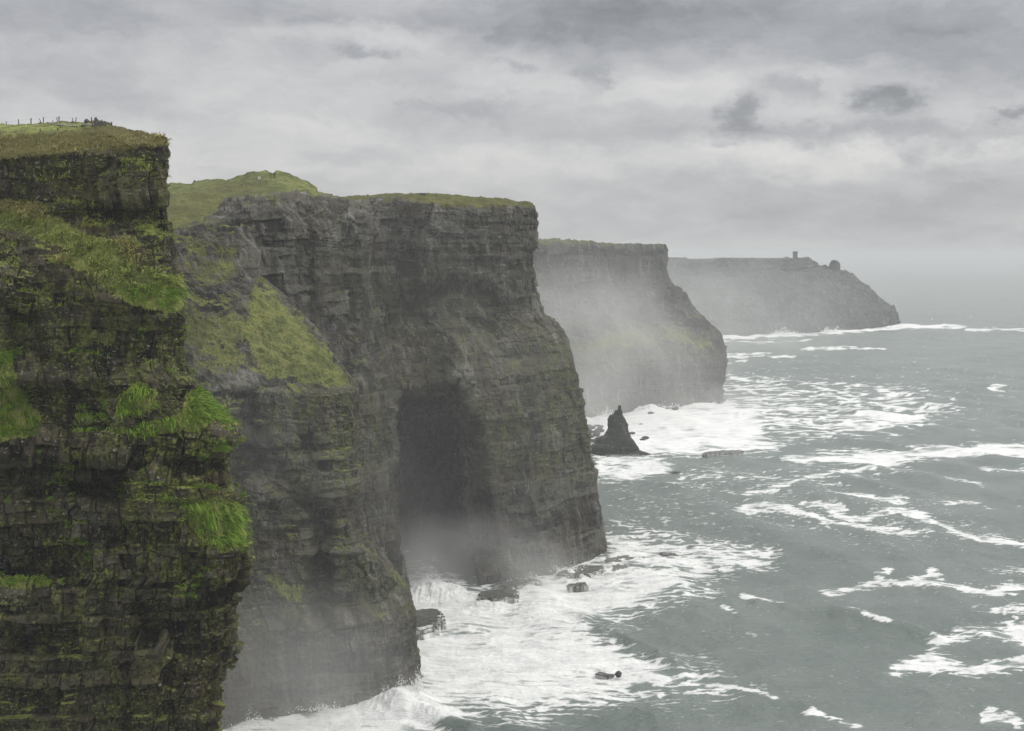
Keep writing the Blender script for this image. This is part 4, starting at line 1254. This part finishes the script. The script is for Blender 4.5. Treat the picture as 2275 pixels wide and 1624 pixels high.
def railing():
    g = ground(D3, 903, 434)
    Y = g[1]
    a, b = at(896, 434, Y), at(911, 430, Y)
    root = link(bpy.data.objects.new("railing", None))
    root.location = (a[0], Y, g[2])
    tag(root, "pale railing in a gap on the grey wall's rim", "railing")
    Wd = b[0] - a[0]

    def bar(name, p, q, r):
        bm = bmesh.new()
        p, q = Vector(p), Vector(q)
        d = (q - p).normalized()
        s = d.orthogonal().normalized()
        t = d.cross(s)
        A = [bm.verts.new(p + (s * math.cos(k * .785) + t * math.sin(k * .785)) * r) for k in range(8)]
        B = [bm.verts.new(q + (s * math.cos(k * .785) + t * math.sin(k * .785)) * r) for k in range(8)]
        for k in range(8):
            bm.faces.new((A[k], A[(k + 1) % 8], B[(k + 1) % 8], B[k]))
        bm.faces.new(B)
        bm_obj(name, bm, M_WHITE, root)
    for k in range(4):
        bar("rail_post", (Wd * k / 3, 0, -.3), (Wd * k / 3, 0, 1.15), .06)
    for z in (.55, 1.1):
        bar("rail", (0, 0, z), (Wd, 0, z), .05)


railing()


# ------------------------------------------------------------------ gulls
def bird(x, y, Y, span, label, roll):
    p = at(x, y, Y)
    root = link(bpy.data.objects.new("seabird", None))
    root.location = p
    root.rotation_euler = (0, roll, .5)
    tag(root, label, "bird", "seabirds gliding in the sky")
    s = span
    bm = bmesh.new()
    prof = [(-.26, .004, 0), (-.2, .03, .0), (-.08, .055, 0), (.06, .06, 0), (.16, .035, .01), (.21, .04, .02), (.25, .025, .02), (.30, .003, .01)]
    prev = None
    for yy, r, z in prof:
        ring = [bm.verts.new((r * s * math.cos(a * .785), yy * s, (z + r * .9 * math.sin(a * .785)) * s)) for a in range(8)]
        if prev:
            for i in range(8):
                bm.faces.new((prev[i], prev[(i + 1) % 8], ring[(i + 1) % 8], ring[i]))
        prev = ring
    bm_obj("body", bm, M_BIRD, root, True)
    for sd in (-1, 1):
        bm = bmesh.new()
        st = [(.03, .12, -.06, .01), (.2, .14, -.02, .07), (.38, .10, -.02, .05), (.5, .0, -.05, .03)]
        up = [[bm.verts.new((sd * x_ * s, yf * s, (z + .008) * s)), bm.verts.new((sd * x_ * s, yr * s, z * s))] for x_, yf, yr, z in st]
        dn = [[bm.verts.new((sd * x_ * s, yf * s, (z - .004) * s)), bm.verts.new((sd * x_ * s, yr * s, (z - .002) * s))] for x_, yf, yr, z in st]
        for k in range(3):
            bm.faces.new((up[k][0], up[k + 1][0], up[k + 1][1], up[k][1]))
            bm.faces.new((dn[k][1], dn[k + 1][1], dn[k + 1][0], dn[k][0]))
            bm.faces.new((up[k][0], dn[k][0], dn[k + 1][0], up[k + 1][0]))
            bm.faces.new((up[k][1], up[k + 1][1], dn[k + 1][1], dn[k][1]))
        bm_obj("wing", bm, M_BIRD, root)


bird(138, 110.8, 260, .42, "tiny dark bird high in the grey sky over the near cliff", .1)
bird(146.3, 112.6, 330, .35, "fainter tiny bird just right of the dark one in the sky", -.2)
print("things", time.time() - T0)

# ------------------------------------------------------------------ air
def box_obj(name, lo, hi, mat):
    bm = bmesh.new()
    bmesh.ops.create_cube(bm, size=1)
    for v in bm.verts:
        v.co = Vector([lo[i] if v.co[i] < 0 else hi[i] for i in range(3)])
    return bm_obj(name, bm, mat)


hz = box_obj("haze", (-60000, -3000, -11), (60000, 60000, 224), volume_material("sea_haze", 1.05e-4, (.74, .76, .785), .15))
tag(hz, "thin grey sea haze filling the air over the whole coast", "haze", kind="stuff")


def mist(x, y, Y, rx, ry, rz, dens, label, rot=0):
    p = at(x, y, Y)
    bm = bmesh.new()
    bmesh.ops.create_icosphere(bm, subdivisions=3, radius=1.0)
    m = volume_material("spray_mist", dens, (.98, .985, .98) if rx < 5000 else (.84, .86, .88), .2, (1.5, max(.010, 1.6 / (rx + rz))))
    o = bm_obj("mist", bm, m)
    o.location = p
    o.scale = (rx, ry, rz)
    o.rotation_euler = (0, 0, rot)
    return tag(o, label, "mist", kind="stuff")


mist(580, 1570, 500, 70, 50, 58, .0070, "spray mist drifting at the foot of the green spur")
mist(880, 1575, 540, 42, 26, 20, .016, "white spray blowing off the green spur's outer foot")
mist(985, 1290, 712, 85, 50, 42, .019, "white spray mist hanging in the cave mouth")
mist(1200, 1300, 752, 60, 26, 22, .012, "low spray along the foot of the grey wall")
mist(900, 960, 680, 150, 80, 150, .0006, "thin mist drifting in the bay before the cave wall")
mist(1250, 830, 1390, 210, 170, 130, .0036, "bright mist bank before the misty headland's inner wall")
mist(1470, 900, 1560, 190, 60, 34, .006, "low spray along the foot of the misty headland")
mist(1270, 650, 1450, 190, 160, 110, .0009, "thin haze drifting before the upper wall of the misty headland")
mist(1570, 700, 2450, 380, 420, 150, .0011, "mist bank between the misty headland and the far headland")
mist(2100, 640, 15000, 26000, 9000, 260, 1.6e-4, "pale sea fog bank far out along the horizon")

mist(560, 1250, 505, 85, 60, 110, .0011, "thin spray veil over the face of the green spur")

# ------------------------------------------------------------------ sky and sun
SUN_AZ, SUN_EL = math.radians(78), math.radians(40)     # azimuth from the view axis towards the sea
world = bpy.data.worlds.new("World")
scene.world = world
world.use_nodes = True
N = NT(world.node_tree)
sky = N.n('ShaderNodeTexSky', sky_type='NISHITA')
sky.sun_disc = False
sky.sun_elevation = SUN_EL
sky.sun_rotation = SUN_AZ
d = N.n('ShaderNodeTexCoord').outputs['Generated']
sep = N.n('ShaderNodeSeparateXYZ', {0: d})
dx, dy, dz = sep.outputs
az = N.m('ARCTAN2', dx, dy)
el = N.m('ARCSINE', dz)
c = N.n('ShaderNodeCombineXYZ', {0: az, 1: el, 2: 0.0}).outputs[0]
warp = N.n('ShaderNodeTexNoise', {'Vector': N.v('MULTIPLY', c, (1, 1.7, 1)), 'Scale': 20.0, 'Detail': 8.0, 'Roughness': .66})
wv = N.v('MULTIPLY', N.v('SUBTRACT', warp.outputs[1], (.5, .5, .5)), (.11, .040, 0))
cw = N.v('ADD', c, wv)
den = N.m('ADD', N.m('MAXIMUM', dz, 0.0), .10)
flat = N.n('ShaderNodeCombineXYZ', {0: N.m('DIVIDE', dx, den), 1: N.m('DIVIDE', dy, den), 2: 0.0}).outputs[0]
n1 = N.noise(N.v('MULTIPLY', flat, (1.0, .55, 1)), 1.1, 7, .58, dist=.5)
n2 = N.noise(N.v('MULTIPLY', c, (1, 3.2, 1)), 9.0, 6, .55, dist=.3)
n3 = N.noise(N.v('MULTIPLY', cw, (1, 2.2, 1)), 26.0, 8, .62, dist=.3)
val = N.m('ADD', N.m('MULTIPLY', N.m('SUBTRACT', n1, .5), .24), N.m('MULTIPLY', N.m('SUBTRACT', n2, .5), .26))
val = N.m('ADD', val, N.m('MULTIPLY', N.m('SUBTRACT', n3, .5), .22))
val = N.m('ADD', val, .535)


def blob(x, y, rx, ry, amp):
    global val
    a, e = math.atan((x - CX) / FL), math.atan((HZ - y) / FL * math.cos(math.atan((x - CX) / FL)))
    sx, sy = rx / FL, ry / FL
    q = N.v('MULTIPLY_ADD', cw, (1 / sx, 1 / sy, 0), (-a / sx, -e / sy, 0))
    g = N.m('EXPONENT', N.m('MULTIPLY', N.m('POWER', N.v('DOT_PRODUCT', q, q), 1.35), -.9))
    val = N.m('MULTIPLY_ADD', g, amp, val)


BLOBS = [(1700, 40, 700, 85, -.17), (2150, 120, 260, 90, -.13), (1250, 60, 260, 60, -.12), (880, 85, 160, 22, .20), (640, 85, 260, 26, .12), (1500, 200, 420, 34, .15), (1850, 165, 150, 26, .18),
         (1720, 350, 600, 36, .20), (2200, 330, 300, 24, .12), (1640, 255, 58, 36, -.24), (1760, 195, 62, 30, -.15), (1945, 236, 62, 26, -.22), (2040, 340, 42, 18, -.17), (2150, 325, 50, 14, -.10), (2240, 262, 40, 12, -.20),
         (1850, 298, 420, 26, -.13), (800, 125, 56, 14, -.13), (1140, 158, 30, 14, -.12), (1320, 175, 40, 24, -.12), (1620, 332, 30, 8, -.12), (200, 190, 160, 50, -.08), (150, 40, 600, 70, -.12), (1100, 265, 260, 40, -.05), (1020, 240, 110, 16, -.08), (800, 345, 120, 16, -.06),
         (500, 330, 420, 90, .10), (1500, 480, 700, 60, -.04), (2100, 470, 420, 90, -.08), (1000, 350, 300, 50, .07)]
BLOBS = [(x, y, rx, ry, a * (.5 if a > 0 else 1.0)) for x, y, rx, ry, a in BLOBS]
for b in BLOBS:
    blob(*b)
zen = N.rng(dz, .16, .9, 1.0, 2.9)
val = N.m('MULTIPLY', N.m('ADD', val, .02), zen)
val = N.m('MAXIMUM', val, .12)
tone = N.mix(N.rng(val, .35, .75), (.955, .97, 1.025), (1.01, 1.0, .98))
cloud = N.mix(1.0, tone, N.n('ShaderNodeCombineXYZ', {0: val, 1: val, 2: val}).outputs[0], 'MULTIPLY')
cloud10 = N.v('SCALE', cloud)
N.t.nodes[-1].inputs['Scale'].default_value = 10.4
mixed = N.mix(.94, sky.outputs[0], cloud10)
bg = N.n('ShaderNodeBackground', {'Color': mixed, 'Strength': .1})
wo = N.n('ShaderNodeOutputWorld')
N.put(wo.inputs['Surface'], bg.outputs[0])

sl = bpy.data.lights.new("sun", 'SUN')
sl.energy = 1.5
sl.angle = math.radians(10)
sl.color = (1.0, .96, .89)
so = link(bpy.data.objects.new("sun", sl))
sd = Vector((math.sin(SUN_AZ) * math.cos(SUN_EL), math.cos(SUN_AZ) * math.cos(SUN_EL), math.sin(SUN_EL)))
so.rotation_euler = (-sd).to_track_quat('-Z', 'Y').to_euler()
so.location = (300, 0, 400)

# ------------------------------------------------------------------ camera and render settings
cam = bpy.data.cameras.new("camera")
co = link(bpy.data.objects.new("camera", cam))
co.location = (0, 0, EYE)
co.rotation_euler = (math.pi / 2 - PITCH, 0, 0)
cam.sensor_fit = 'HORIZONTAL'
cam.sensor_width = 36
cam.lens = FL / 2275 * 36
cam.clip_start, cam.clip_end = .5, 200000
scene.camera = co
vs = scene.view_settings
vs.view_transform, vs.look, vs.gamma, vs.exposure = 'Standard', 'None', 1, 0
vs.use_curve_mapping = False
cy = scene.cycles
cy.use_denoising = True
cy.denoiser = 'OPENIMAGEDENOISE'
cy.max_bounces = 6
cy.diffuse_bounces = 2
cy.glossy_bounces = 2
cy.volume_bounces = 2
cy.volume_step_rate = 1.5
cy.volume_max_steps = 128
cy.use_adaptive_sampling = False
cy.caustics_reflective = cy.caustics_refractive = False
cy.sample_clamp_indirect = 4
print("done", time.time() - T0)
